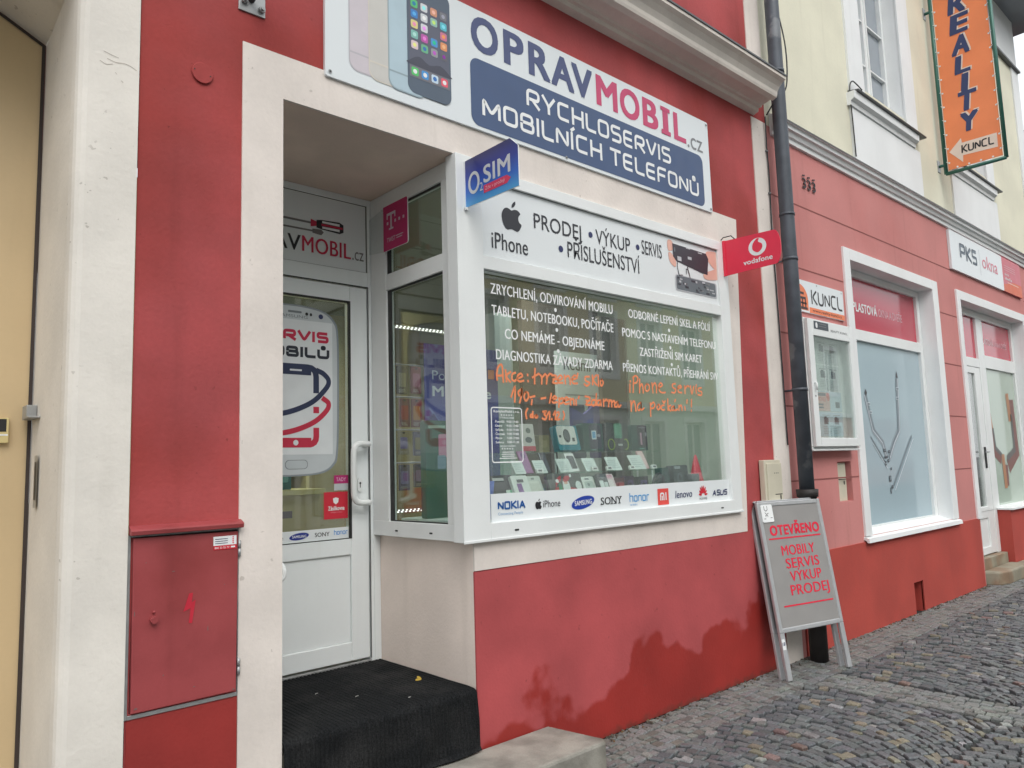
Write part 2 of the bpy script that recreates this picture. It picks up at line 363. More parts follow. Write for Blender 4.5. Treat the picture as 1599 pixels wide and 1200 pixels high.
class Setts:
    def __init__(s): s.v = []; s.f = []; s.c = []
    def stone(s, pts, top, col):
        k = len(s.v); n_ = len(pts); cx = sum(p[0] for p in pts)/n_; cy = sum(p[1] for p in pts)/n_
        tx, ty = random.gauss(0, .055), random.gauss(0, .055)
        def h(p): return top+(p[0]-cx)*tx+(p[1]-cy)*ty
        for p in pts: s.v.append((p[0], p[1], -0.016))
        for p in pts: s.v.append((p[0], p[1], h(p)-0.006))
        for p in pts: q = (cx+(p[0]-cx)*.87, cy+(p[1]-cy)*.87); s.v.append((*q, h(q)))
        for a in (0, n_):
            for j in range(n_): s.f.append((k+a+j, k+a+(j+1) % n_, k+a+n_+(j+1) % n_, k+a+n_+j))
        s.f.append(tuple(k+2*n_+j for j in range(n_))); s.c += [col]*(3*n_)
    def build(s, name, label):
        me = bpy.data.meshes.new(name); o = bpy.data.objects.new(name, me); COL.objects.link(o); me.from_pydata(s.v, [], s.f); me.materials.append(SETT)
        a = me.color_attributes.new("stone", 'FLOAT_COLOR', 'POINT')
        a.data.foreach_set("color", [q for c in s.c for q in (*c, 1.0)]); me.update()
        o['kind'] = 'stuff'; o['label'] = label; o['category'] = 'paving stones'
def jit(c, k): 
    t = random.uniform(1-k, 1+k); return tuple(max(0.01, x*t*random.uniform(.96, 1.04)) for x in c)
def dark_col():
    q = random.random()
    if q < .014: return jit((.175, .125, .112), .2)
    if q < .065: return jit((.20, .185, .14), .25)
    if q < .10: return jit((.24, .245, .24), .25)
    if q < .40: return jit((.104, .112, .117), .18)
    return jit((.132, .142, .146), .18)
def light_col():
    return jit((.186, .196, .188), .16) if random.random() > .15 else jit((.15, .148, .14), .2)
pale = Setts(); dk = Setts()
p_ = 0.060
def keep(x, y): return -0.4 < x < 13.6 and -3.9 < y < 0.12
# straight rows of pale setts along the wall
for i in range(6):
    y0 = -0.004-i*0.0585; x = -0.4+random.random()*.05
    while x < 13.6:
        l = random.uniform(.05, .082)
        pts = [(x+.004, y0-.054), (x+l-.004, y0-.054), (x+l-.004, y0-.003), (x+.004, y0-.003)]
        pale.stone([(a+random.gauss(0, .0025), b+random.gauss(0, .0025)) for a, b in pts], random.gauss(0, .0025), light_col()); x += l
# pale band running out from the wall
BX0, BX1 = 4.93, 5.27
for i in range(6):
    x0 = BX0+.01+i*.0555; y = -0.365
    while y > -3.9:
        l = random.uniform(.05, .08)
        pts = [(x0+.003, y-l+.004), (x0+.052, y-l+.004), (x0+.052, y-.003), (x0+.003, y-.003)]
        pale.stone([(a+random.gauss(0, .0025), b+random.gauss(0, .0025)) for a, b in pts], random.gauss(0, .0025), light_col()); y -= l
# segmental arcs of dark setts
for (yc, ya, yb) in ((-0.70, -0.358, -1.45), (-2.02, -1.45, -2.59), (-3.16, -2.59, -3.9)):
    RAD = 0.98
    for i in range(-6, 272):
        xr = -0.5+i*p_
        ph0 = math.asin(max(-.98, min(.98, (ya-yc)/RAD))); ph1 = math.asin(max(-.98, min(.98, (yb-yc)/RAD)))
        ph = ph0+random.uniform(0, .02)
        while ph > ph1:
            dl = random.uniform(.052, .095)/RAD; pe = max(ph-dl, ph1-0.01)
            if ph-pe < .02: break
            c0 = math.cos((ph+pe)/2); th = p_*max(.6, c0)
            def P_(t, d): return (xr+(RAD-d)*math.cos(t)-RAD, yc+(RAD-d)*math.sin(t))
            g_ = .0046/RAD
            pts = [P_(pe+g_, .0045), P_(ph-g_, .0045), P_(ph-g_, th-.0045), P_(pe+g_, th-.0045)]
            cx = sum(q[0] for q in pts)/4; cy = sum(q[1] for q in pts)/4
            if keep(cx, cy) and not (BX0-.02 < cx < BX1+.035) and cy < ya-.012 and cy > yb+.012:
                dk.stone([(a+random.gauss(0, .003), b+random.gauss(0, .003)) for a, b in pts], random.gauss(0, .0045), dark_col())
            ph = pe
pale.build("granite_setts", "pale granite setts in straight rows along the wall foot and in one band across")
dk.build("cobblestones", "dark grey cobblestones laid in curved arcs over the pavement")

# ================================================================ red shop building
RB = thing("shop_building", "red and cream plastered shop building with a recessed door and large show window", "building", (2.3, 0, 0))
b = MB()
TOP = 8.6
b.wall(FAC, .787, 5.49, 0, TOP, [(1.357, 2.345, -.01, 3.10, 'lrtb'), (2.345, 4.74, 1.14, 3.06, 'l'), (.80, 1.178, .69, 1.30)], .02, RED)
b.bx(.787, 1.30, .3, 8, 3.4, TOP, RED); b.add([(.787, .02, TOP), (5.49, .02, TOP), (5.49, 8, TOP), (.787, 8, TOP)], [(0, 1, 2, 3)], RED)
b.add([(5.49, 0, 0), (5.49, 8, 0), (5.49, 8, TOP), (5.49, 0, TOP)], [(0, 1, 2, 3)], RED)
b.build("wall", RB, fix=False)
# plinth with a rain-soaked foot
def damp_mat():
    m = bpy.data.materials.new("red_plinth_paint_damp_below"); m.use_nodes = True; t = m.node_tree; n = t.nodes; L = t.links; bs = n["Principled BSDF"]
    geo = n.new("ShaderNodeNewGeometry"); sep = n.new("ShaderNodeSeparateXYZ"); L.new(geo.outputs['Position'], sep.inputs[0])
    def noise(sc, det=5):
        x = n.new("ShaderNodeTexNoise"); x.inputs['Scale'].default_value = sc; x.inputs['Detail'].default_value = det; L.new(geo.outputs['Position'], x.inputs['Vector']); return x.outputs['Fac']
    def mth(op, a, b_):
        x = n.new("ShaderNodeMath"); x.operation = op
        for i, q in enumerate((a, b_)):
            if isinstance(q, (int, float)): x.inputs[i].default_value = q
            else: L.new(q, x.inputs[i])
        return x.outputs[0]
    h = mth('ADD', mth('MULTIPLY', mth('SUBTRACT', noise(2.3, 3), .5), .95), mth('MULTIPLY', mth('SUBTRACT', noise(7.0, 3), .5), .16))
    lim = mth('ADD', mth('MULTIPLY', mth('SUBTRACT', sep.outputs[0], 2.35), 0.07), 0.27)
    d = mth('SUBTRACT', mth('ADD', lim, h), sep.outputs[2])
    mr = n.new("ShaderNodeMapRange"); mr.interpolation_type = 'SMOOTHSTEP'; mr.inputs[1].default_value = -.04; mr.inputs[2].default_value = .035; L.new(d, mr.inputs[0])
    mx = n.new("ShaderNodeMix"); mx.data_type = 'RGBA'; L.new(mr.outputs[0], mx.inputs[0]); mx.inputs[6].default_value = (*C(178, 78, 80), 1); mx.inputs[7].default_value = (*C(156, 46, 40), 1)
    vv = n.new("ShaderNodeMapRange"); vv.inputs[1].default_value = .3; vv.inputs[2].default_value = .7; vv.inputs[3].default_value = .82; vv.inputs[4].default_value = 1.12; L.new(noise(2.6, 8), vv.inputs[0])
    m2 = n.new("ShaderNodeMix"); m2.data_type = 'RGBA'; m2.blend_type = 'MULTIPLY'; m2.inputs[0].default_value = 1; L.new(mx.outputs[2], m2.inputs[6]); L.new(vv.outputs[0], m2.inputs[7]); 
    # splashed street dirt along the wall foot and small scuffs
    e1 = n.new("ShaderNodeMapRange"); e1.inputs[1].default_value = .0; e1.inputs[2].default_value = .03; e1.inputs[3].default_value = .6; e1.inputs[4].default_value = 0.0
    L.new(mth('SUBTRACT', sep.outputs[2], mth('MULTIPLY', mth('SUBTRACT', noise(16, 6), .46), .11)), e1.inputs[0])
    m4 = n.new("ShaderNodeMix"); m4.data_type = 'RGBA'; L.new(e1.outputs[0], m4.inputs[0]); L.new(m2.outputs[2], m4.inputs[6]); m4.inputs[7].default_value = (*C(98, 52, 44), 1)
    e2 = n.new("ShaderNodeMapRange"); e2.inputs[1].default_value = .70; e2.inputs[2].default_value = .74; e2.inputs[4].default_value = .5; L.new(noise(22, 2), e2.inputs[0])
    m5 = n.new("ShaderNodeMix"); m5.data_type = 'RGBA'; L.new(e2.outputs[0], m5.inputs[0]); L.new(m4.outputs[2], m5.inputs[6]); m5.inputs[7].default_value = (*C(120, 52, 50), 1); L.new(m5.outputs[2], bs.inputs['Base Color'])
    ro = n.new("ShaderNodeMapRange"); ro.inputs[3].default_value = .85; ro.inputs[4].default_value = .55; L.new(mr.outputs[0], ro.inputs[0]); L.new(ro.outputs[0], bs.inputs['Roughness'])
    bp = n.new("ShaderNodeBump"); bp.inputs['Strength'].default_value = .3; bp.inputs['Distance'].default_value = .004; L.new(mth('ADD', noise(70), noise(14)), bp.inputs['Height']); L.new(bp.outputs[0], bs.inputs['Normal'])
    return m
DAMP = damp_mat()
REDLOW = mat("red_paint_damp", C(150, 46, 42), 0.7, var=0.12, vscale=3, bump=0.3, bscale=70)
b = MB(); b.bx(2.345, 4.83, -.004, .006, 0, .995, DAMP); b.bx(4.83, 5.26, -.004, .006, 0, 1.0, DAMP); b.bx(.792, 1.178, -.004, .006, 0, .668, REDLOW)
b.build("plinth", RB)
# cream surround of the door and window
b = MB()
b.slab(FAC, [(1.18, 0), (1.357, 0), (1.357, 3.10), (1.18, 3.10)], -.005, .007, CREAM)
b.slab(FAC, [(1.18, 3.10), (2.345, 3.10), (2.345, 3.06), (4.74, 3.06), (4.928, 3.06), (4.942, 3.287), (1.18, 3.297)], -.005, .007, CREAM)
b.slab(FAC, [(4.74, 1.14), (4.835, 1.14), (4.928, 3.06), (4.74, 3.06)], -.005, .007, CREAM)
b.slab(FAC, [(2.345, 1.0), (4.824, .995), (4.835, 1.14), (2.345, 1.14)], -.005, .007, CREAM)
b.build("door_surround", RB)
b = MB(); b.bx(5.265, 5.487, -.008, .006, 0, 4.2, CREAM); b.bx(5.275, 5.488, -.008, .006, 4.56, TOP, CREAM)
b.build("corner_strip", RB, label="cream painted strip beside the drainpipe")
# recess: soffit, cheek walls
b = MB()
SOFF = mat("recess_ceiling_plaster", C(226, 205, 190), 0.9, var=0.10, vscale=3, bump=0.2, bscale=60, col2=C(212, 190, 176), c2=(0.52, 0.7))
b.bx(1.357, 2.345, .004, .95, 3.10, 3.16, SOFF); b.build("recess_ceiling", RB)
RECW = mat("recess_pinkish_plaster", C(236, 222, 212), 0.85, var=0.08, vscale=2.5, bump=0.25, bscale=80, streak=0.08)
b = MB(); b.bx(2.345, 2.40, .0065, .90, 0, 1.14, RECW); b.bx(1.28, 1.357, .0065, .95, 0, 3.10, CREAM); b.build("recess_wall", RB)
# cornice
b = MB()
pr = [(0, 4.222), (-.045, 4.236), (-.05, 4.262), (-.075, 4.262), (-.08, 4.275), (-.165, 4.292), (-.172, 4.276), (-.205, 4.29), (-.212, 4.306), (-.216, 4.33), (-.235, 4.362), (-.262, 4.388), (-.29, 4.402), (-.292, 4.422), (-.30, 4.424), (-.30, 4.436), (0, 4.535)]
b.prof(pr, .79, 5.315, CORN, top={13: TINM, 14: TINM, 15: TINM})
b.build("cornice", RB)
b = MB(); b.bx(4.02, 4.22, -.035, .01, 5.02, 5.2, CREAM); b.build("ledge_stone", RB)
# interior shell
INW = mat("shop_interior_wall", C(176, 164, 116), 0.8, var=0.05, vscale=2); INC = mat("shop_interior_ceiling", C(132, 142, 126), 0.8, var=0.04, vscale=2)
b = MB()
b.bx(1.28, 5.02, 4.0, 4.1, .40, 3.2, INW); b.bx(1.20, 1.28, .95, 4.0, .40, 3.2, INW); b.bx(4.86, 4.96, .02, 4.0, .40, 3.2, mat("shop_side_wall", C(156, 172, 156), .8, var=.05))
b.build("interior_wall", RB)
b = MB(); b.bx(2.40, 4.86, .0205, 4.0, 3.12, 3.2, INC); b.bx(1.28, 2.40, .951, 4.0, 3.12, 3.2, INC); b.build("interior_ceiling", RB)
b = MB(); FLO = mat("shop_floor", C(120, 112, 100), 0.5, var=.1); b.bx(1.28, 4.86, .96, 4.0, .40, .45, FLO); b.bx(2.40, 4.86, .02, .96, .40, .45, FLO); b.build("interior_floor", RB)

# ---------------------------------------------------------------- show window (front + side glazing)
YF = -.03                                    # frame face
b = MB(); F0 = FAC
fx = lambda x: S(x, YF); fz = lambda z: SZ(z, YF)
# corner post, outer frame, transom
b.bx(2.268, fx(2.462), YF, .055, 1.14, 3.098, PVC)
b.bx(fx(2.462), fx(4.70), YF, .05, 1.14, fz(1.222), PVC); b.bx(fx(2.462), fx(4.70), YF, .05, fz(3.012), 3.062, PVC)
b.bx(fx(4.675), 4.745, YF+.002, .05, 1.142, 3.06, PVC); b.bx(fx(2.462), fx(4.675), YF+.003, .05, fz(2.53), fz(2.60), PVC)
# side frame (faces the door)
SF = SIDE(2.30)
b.box(SF, -.84, -.056, 1.14, 1.222, -.055, 0, PVC); b.box(SF, -.84, -.056, 3.004, 3.098, -.055, 0, PVC); b.box(SF, -.682, -.142, 2.523, 2.616, -.055, -.001, PVC)
b.box(SF, -.84, -.682, 1.222, 3.004, -.055, 0.0, PVC); b.box(SF, -.142, -.056, 1.222, 3.004, -.055, 0, PVC)
# drip sill under the frame
b.bx(2.262, 4.75, -.036, -.031, 1.136, 1.15, PVC)
WIN = b.build("shop_window", RB, bevel=.004)
b = MB()
b.bx(2.47, 4.645, .012, .022, 1.24, 2.50, GLASS); b.build("glass_pane", WIN)
b = MB(); b.box(SF, -.675, -.15, 1.23, 2.516, -.035, -.027, GLASS2); b.box(SF, -.675, -.15, 2.622, 2.998, -.035, -.027, GLASS2); b.build("glass_pane", WIN, label="side panes facing the door")
b = MB()
b.frame(FAC, 2.446, 4.672, 1.222, 2.53, (.006, .022, .0, .012), -.0, .004, GASK)
b.frame(SF, -.684, -.141, 1.221, 2.524, (.035, .004, .008, .012), -.02, -.012, GASK); b.frame(SF, -.684, -.141, 2.615, 3.005, (.035, .004, .004, .012), -.02, -.012, GASK)
for (x, z) in ((2.62, 1.175), (4.52, 1.175)): b.rrect(FAC, fx(x), fx(x)+.03, z, z+.009, .004, -YF+.0015, GASK)
for u_ in (-.62, -.30): b.rrect(SF, u_, u_+.028, 1.168, 1.177, .004, .0015, GASK)
b.build("gasket", WIN)
# header panel with writing (u = x, v = z on y = -.012)
HP = FACY(-.012)
PANEL = mat("white_dibond", C(226, 231, 232), 0.35, var=0.02)
INK = flat(52, 54, 60)
b = MB(); b.box(HP, 2.40, 4.668, 2.595, 3.0, -.006, 0, PANEL)
b.box(HP, 2.40, 4.672, 2.995, 3.008, .0005, .004, GASK); b.box(HP, 4.667, 4.672, 2.60, 2.9945, .0005, .004, GASK)
apple(b, HP, 2.573, 2.765, .168, .002, INK)
b.text(HP, "iPhone", 2.508, 2.645, .262, .088, .002, INK, bold=.012)
b.text(HP, "PRODEJ", 2.822, 2.812, .385, .086, .002, INK, bold=.004)
b.ell(HP, 3.29, 2.86, .018, .018, .002, NAVY)
b.text(HP, "VÝKUP", 3.335, 2.815, .325, .088, .002, INK, bold=.004)
b.ell(HP, 3.735, 2.862, .018, .018, .002, NAVY)
b.text(HP, "SERVIS", 3.775, 2.828, .21+.0, .09, .002, INK, bold=.004)
b.ell(HP, 3.03, 2.728, .019, .019, .002, NAVY)
b.text(HP, "PŘÍSLUŠENSTVÍ", 3.085, 2.69, .66, .092, .002, INK, bold=.004)
# picture of a phone being taken apart
SK = flat(226, 176, 160); PH = flat(60, 60, 68); PG = flat(104, 112, 118); PL = flat(190, 192, 196)
def tilt(u_, v_): return (u_, v_)
b.poly(HP, smooth([(4.055, 2.965), (4.10, 2.972), (4.125, 2.93), (4.10, 2.905), (4.058, 2.90)], 4, True), .002, SK)
b.poly(HP, smooth([(4.06, 2.885), (4.10, 2.88), (4.14, 2.83), (4.125, 2.795), (4.07, 2.825)], 4, True), .002, SK)
b.poly(HP, smooth([(4.50, 2.955), (4.56, 2.975), (4.655, 2.968), (4.655, 2.86), (4.60, 2.85), (4.52, 2.90)], 4, True), .002, SK)
b.poly(HP, smooth([(4.46, 2.80), (4.54, 2.83), (4.655, 2.86), (4.655, 2.79), (4.55, 2.765), (4.47, 2.765)], 4, True), .0022, SK)
b.poly(HP, [(4.105, 2.955), (4.50, 2.948), (4.525, 2.915), (4.505, 2.795), (4.44, 2.80), (4.14, 2.84), (4.11, 2.865)], .0028, PH)
for (u0, u1, v0, v1, c_) in ((4.26, 4.31, 2.945, 2.951, PL), (4.40, 4.45, 2.935, 2.942, PL), (4.275, 4.32, 2.872, 2.892, PL), (4.12, 4.135, 2.90, 2.93, PG), (4.155, 4.20, 2.845, 2.875, PL)): b.rect(HP, u0, u1, v0, v1, .0036, c_)
b.stroke(HP, [(4.155, 2.87), (4.15, 2.80), (4.165, 2.745), (4.205, 2.75)], .006, .0034, PH)
b.stroke(HP, [(4.27, 2.845), (4.27, 2.80), (4.285, 2.765), (4.29, 2.745)], .008, .0034, PH); b.stroke(HP, [(4.25, 2.765), (4.25, 2.80), (4.272, 2.80)], .006, .0038, PH)
b.poly(HP, rr_pts(4.12, 4.61, 2.638, 2.748, .02), .0024, PL)
b.poly(HP, rr_pts(4.13, 4.595, 2.646, 2.742, .015), .003, PG)
for k in range(26):
    u_ = random.uniform(4.14, 4.55); v_ = random.uniform(2.65, 2.725); b.rect(HP, u_, u_+random.uniform(.01, .05), v_, v_+random.uniform(.005, .014), .0034+.0001*k, random.choice((PH, PL, PH, GREY)))
b.build("header_panel", WIN)
# brand strip
LP = FACY(-.004)
b = MB(); b.box(LP, 2.463, 4.655, 1.223, 1.366, -.004, 0, PANEL); b.rect(LP, 4.655, 4.659, 1.22, 1.366, .0005, GASK)
NB = flat(24, 88, 158)
b.techno(LP, "NOKIA", 2.505, 1.284, .19, .042, .0095, .002, NB, r_=.12); b.text(LP, "Connecting People", 2.507, 1.258, .17, .013, .002, flat(120, 160, 200))
apple(b, LP, 2.763, 1.272, .055, .002, BLK); b.text(LP, "iPhone", 2.825, 1.279, .13, .036, .002, INK)
b.ell(LP, 3.138, 1.288, .095, .034, .002, flat(28, 62, 160), rot=.16); b.text(LP, "SAMSUNG", 3.068, 1.272, .142, .026, .0035, WHITE, bold=.02, rot=.05)
b.text(LP, "SONY", 3.287, 1.266, .186, .041, .002, BLK, bold=.012)
for (u_, v_) in ((3.287, 1.266), (3.372, 1.266), (3.40, 1.266), (3.443, 1.266), (3.372, 1.304), (3.425, 1.304), (3.455, 1.304)): b.rect(LP, u_-.004, u_+.018, v_, v_+.004, .0024, BLK)
b.techno(LP, "honor", 3.545, 1.268, .185, .046, .006, .002, flat(40, 150, 215), r_=.1); b.text(LP, "FOR THE BRAVE", 3.547, 1.246, .07, .009, .002, flat(60, 150, 210))
b.rect(LP, 3.818, 3.93, 1.234, 1.334, .002, flat(226, 82, 74)); b.stroke(LP, fillet([(3.846, 1.262), (3.846, 1.305), (3.879, 1.305), (3.879, 1.262)], .012), .0105, .003, WHITE, cap=False); b.stroke(LP, [(3.8625, 1.262), (3.8625, 1.29)], .0095, .0032, WHITE, cap=False); b.stroke(LP, [(3.901, 1.262), (3.901, 1.31)], .0105, .003, WHITE, cap=False)
b.text(LP, "lenovo", 4.0, 1.268, .182, .046, .002, NAVY, bold=.012, shear=.12)
for k in range(8):
    a = R(8+k*164/7+0); pu, pv = 4.308+.034*math.cos(a), 1.272+.040*math.sin(a)
    b.ell(LP, pu, pv, .025 if 1 < k < 6 else .018, .0068, .002+.0002*k, flat(206, 44, 60), rot=math.atan2(.040*math.sin(a), .034*math.cos(a)))
b.text(LP, "HUAWEI", 4.265, 1.243, .085, .015, .002, INK)
b.techno(LP, "ASUS", 4.418, 1.262, .175, .04, .0085, .002, NAVY, shear=.25, r_=.1)
b.build("brand_strip", WIN)
# white vinyl lettering on the glass
GL = FACY(.010)
VIN = mat('white_vinyl', (.86, .87, .87), .5)
def gtext(st, u0, u1, v0, cap):
    b = MB(); b.text(GL, st, u0, v0, u1-u0, cap, .001, VIN, bold=.0195); b.build("white_lettering", WIN)
gtext("ZRYCHLENÍ, ODVIROVÁNÍ MOBILU", 2.51, 3.487, 2.405, .056); gtext("TABLETU, NOTEBOOKU, POČÍTAČE", 2.514, 3.487, 2.291, .054)
gtext("CO NEMÁME - OBJEDNÁME", 2.602, 3.397, 2.174, .053); gtext("DIAGNOSTIKA ZÁVADY ZDARMA", 2.536, 3.463, 2.059, .053)
gtext("ODBORNÉ LEPENÍ SKEL A FÓLIÍ", 3.636, 4.532, 2.402, .053); gtext("POMOC S NASTAVENÍM TELEFONU", 3.569, 4.586, 2.277, .053)
gtext("ZASTŘIŽENÍ SIM KARET", 3.73, 4.408, 2.168, .052); gtext("PŘENOS KONTAKTŮ, PŘEHRÁNÍ SW", 3.56, 4.592, 2.058, .052)
for (u_, v_) in ((2.99, 2.372), (2.995, 2.258), (3.0, 2.138), (4.05, 2.36), (4.055, 2.245), (4.06, 2.133)):
    b = MB(); b.ell(GL, u_, v_, .0105, .0115, .001, WHITE, 16); b.build("lettering_dot", WIN)
# hand lettering in orange marker
ORM = flat(240, 142, 96)
b = MB(); HAND = [[(2.539,1.951),(2.537,1.978),(2.547,2.016),(2.569,2.033),(2.578,2.013),(2.579,1.971),(2.581,1.941)],[(2.54,1.972),(2.582,1.976)],[(2.599,2.005),(2.603,1.945)],[(2.633,1.998),(2.604,1.973),(2.63,1.944)],[(2.667,1.995),(2.645,1.985),(2.642,1.959),(2.659,1.95),(2.669,1.955)],[(2.685,1.966),(2.717,1.979),(2.708,1.993),(2.686,1.982),(2.681,1.961),(2.697,1.95),(2.726,1.956)],[(2.757,1.991),(2.757,1.986)],[(2.758,1.958),(2.759,1.953)],[(2.814,2.026),(2.808,1.975),(2.807,1.944)],[(2.792,1.977),(2.836,1.998)],[(2.839,2.001),(2.862,1.983),(2.86,1.946)],[(2.862,1.978),(2.89,2.002)],[(2.893,1.999),(2.903,1.985),(2.897,1.948)],[(2.899,1.98),(2.924,2.004),(2.941,2.002)],[(2.941,1.997),(2.976,1.994),(2.946,1.958),(2.984,1.955)],[(2.95,1.976),(2.978,1.977)],[(2.992,1.97),(3.024,1.985),(3.011,2.001),(2.989,1.985),(2.991,1.96),(3.026,1.96)],[(3.043,2.003),(3.048,1.956)],[(3.046,1.988),(3.072,2.002),(3.085,1.985),(3.087,1.955)],[(3.107,1.982),(3.144,1.994),(3.126,2.008),(3.103,1.989),(3.109,1.962),(3.146,1.963)],[(3.153,2.02),(3.148,2.004)],[(3.249,2.007),(3.215,2.003),(3.218,1.982),(3.251,1.971),(3.227,1.952),(3.205,1.961)],[(3.277,2.017),(3.277,1.962)],[(3.312,2.021),(3.283,1.991),(3.312,1.961)],[(3.327,2.02),(3.327,1.957)],[(3.357,1.998),(3.344,1.976),(3.354,1.958),(3.371,1.978),(3.357,1.998)],[(2.633,1.865),(2.661,1.918),(2.657,1.84)],[(2.708,1.908),(2.685,1.895),(2.69,1.874),(2.71,1.884),(2.711,1.91),(2.706,1.875),(2.692,1.837)],[(2.739,1.895),(2.725,1.871),(2.737,1.848),(2.757,1.867),(2.755,1.891),(2.739,1.895)],[(2.77,1.868),(2.804,1.876)],[(2.783,1.854),(2.778,1.83)],[(2.853,1.864),(2.887,1.87)],[(2.932,1.894),(2.916,1.844)],[(2.937,1.86),(2.972,1.871),(2.956,1.882),(2.938,1.865),(2.943,1.845),(2.975,1.849)],[(2.993,1.872),(2.987,1.822)],[(2.993,1.862),(3.022,1.873),(3.02,1.848),(2.992,1.84)],[(3.031,1.858),(3.068,1.867),(3.05,1.879),(3.032,1.863),(3.038,1.841),(3.07,1.845)],[(3.082,1.875),(3.084,1.838)],[(3.084,1.862),(3.104,1.873),(3.11,1.861),(3.111,1.838)],[(3.129,1.867),(3.129,1.839)],[(3.156,1.888),(3.15,1.875)],[(3.208,1.89),(3.249,1.881),(3.213,1.844),(3.254,1.843)],[(3.214,1.866),(3.244,1.866)],[(3.298,1.868),(3.271,1.872),(3.258,1.851),(3.277,1.838),(3.297,1.857)],[(3.304,1.909),(3.296,1.842)],[(3.341,1.872),(3.313,1.868),(3.308,1.847),(3.327,1.843),(3.34,1.864),(3.343,1.841)],[(3.365,1.878),(3.366,1.839)],[(3.368,1.865),(3.392,1.879),(3.4,1.871)],[(3.416,1.877),(3.409,1.837)],[(3.413,1.864),(3.436,1.875),(3.437,1.838)],[(3.439,1.862),(3.464,1.873),(3.466,1.839)],[(3.496,1.867),(3.467,1.858),(3.466,1.839),(3.486,1.84),(3.496,1.864),(3.502,1.837),(3.523,1.849)],[(2.748,1.806),(2.734,1.782),(2.739,1.754)],[(2.782,1.776),(2.769,1.773),(2.769,1.761),(2.782,1.764)],[(2.786,1.79),(2.785,1.759)],[(2.812,1.774),(2.8,1.767),(2.808,1.759),(2.821,1.765),(2.812,1.774)],[(2.862,1.792),(2.886,1.795),(2.872,1.778),(2.888,1.766),(2.877,1.751),(2.857,1.756)],[(2.895,1.776),(2.913,1.793),(2.911,1.752)],[(2.928,1.755),(2.929,1.751)],[(2.943,1.777),(2.958,1.797),(2.956,1.753)],[(2.972,1.79),(2.986,1.793),(2.985,1.778),(2.966,1.753),(2.99,1.754)],[(3.021,1.798),(3.029,1.779),(3.019,1.754)],[(3.618,1.98),(3.614,1.933)],[(3.623,2.002),(3.623,1.997)],[(3.656,2.029),(3.645,1.932)],[(3.649,2.022),(3.675,2.037),(3.698,2.025),(3.686,1.997),(3.657,1.989)],[(3.716,2.017),(3.709,1.933)],[(3.713,1.967),(3.735,1.988),(3.744,1.968),(3.745,1.934)],[(3.786,1.991),(3.766,1.969),(3.778,1.945),(3.805,1.957),(3.807,1.983),(3.786,1.991)],[(3.838,2.0),(3.844,1.939)],[(3.843,1.978),(3.867,2.002),(3.881,1.984),(3.881,1.94)],[(3.902,1.971),(3.945,1.99),(3.928,2.005),(3.907,1.985),(3.912,1.955),(3.937,1.943),(3.972,1.946)],[(4.087,2.008),(4.055,2.002),(4.057,1.983),(4.087,1.97),(4.073,1.948),(4.042,1.949)],[(4.111,1.976),(4.152,1.988),(4.137,1.999),(4.112,1.983),(4.117,1.955),(4.153,1.952)],[(4.19,1.999),(4.189,1.948)],[(4.192,1.98),(4.223,2.001),(4.239,1.994)],[(4.256,2.002),(4.267,1.949),(4.293,1.999)],[(4.318,1.996),(4.318,1.954)],[(4.323,2.011),(4.323,2.006)],[(4.381,1.994),(4.347,1.989),(4.349,1.972),(4.383,1.966),(4.376,1.944),(4.338,1.945)],[(3.62,1.878),(3.619,1.816)],[(3.622,1.851),(3.648,1.879),(3.66,1.853),(3.663,1.817)],[(3.715,1.87),(3.689,1.858),(3.68,1.835),(3.693,1.822),(3.716,1.841),(3.718,1.868),(3.718,1.827),(3.744,1.837)],[(3.812,1.871),(3.809,1.789)],[(3.811,1.857),(3.842,1.877),(3.855,1.859),(3.839,1.84),(3.815,1.839)],[(3.889,1.864),(3.876,1.846),(3.89,1.832),(3.91,1.847),(3.904,1.863),(3.889,1.864)],[(3.953,1.862),(3.93,1.859),(3.921,1.842),(3.935,1.831),(3.955,1.834)],[(3.94,1.889),(3.951,1.876),(3.967,1.89)],[(3.995,1.903),(3.992,1.83)],[(4.023,1.864),(3.996,1.849),(4.019,1.826)],[(4.057,1.86),(4.033,1.85),(4.031,1.834),(4.055,1.834),(4.061,1.858),(4.066,1.832),(4.095,1.84)],[(4.077,1.903),(4.07,1.889)],[(4.113,1.867),(4.11,1.833)],[(4.112,1.852),(4.137,1.868),(4.144,1.853),(4.144,1.834)],[(4.177,1.859),(4.179,1.838)],[(4.208,1.906),(4.203,1.884)],[(4.259,1.91),(4.253,1.861)],[(4.25,1.838),(4.25,1.833)]]
for test in (lambda x, z: x < 3.58 and z > 1.895, lambda x, z: x < 3.58 and 1.775 < z <= 1.895, lambda x, z: x < 3.58 and z <= 1.775, lambda x, z: x >= 3.58 and z > 1.885, lambda x, z: x >= 3.58 and z <= 1.885):
    b = MB()
    for i, st in enumerate(HAND):
        cx, cz = sum(q[0] for q in st)/len(st), sum(q[1] for q in st)/len(st)
        if test(cx, cz): b.stroke(GL, smooth(st, 5), .0118, .0012+.0001*(i % 5), ORM)
    if b.v: b.build("orange_marker_writing", WIN)
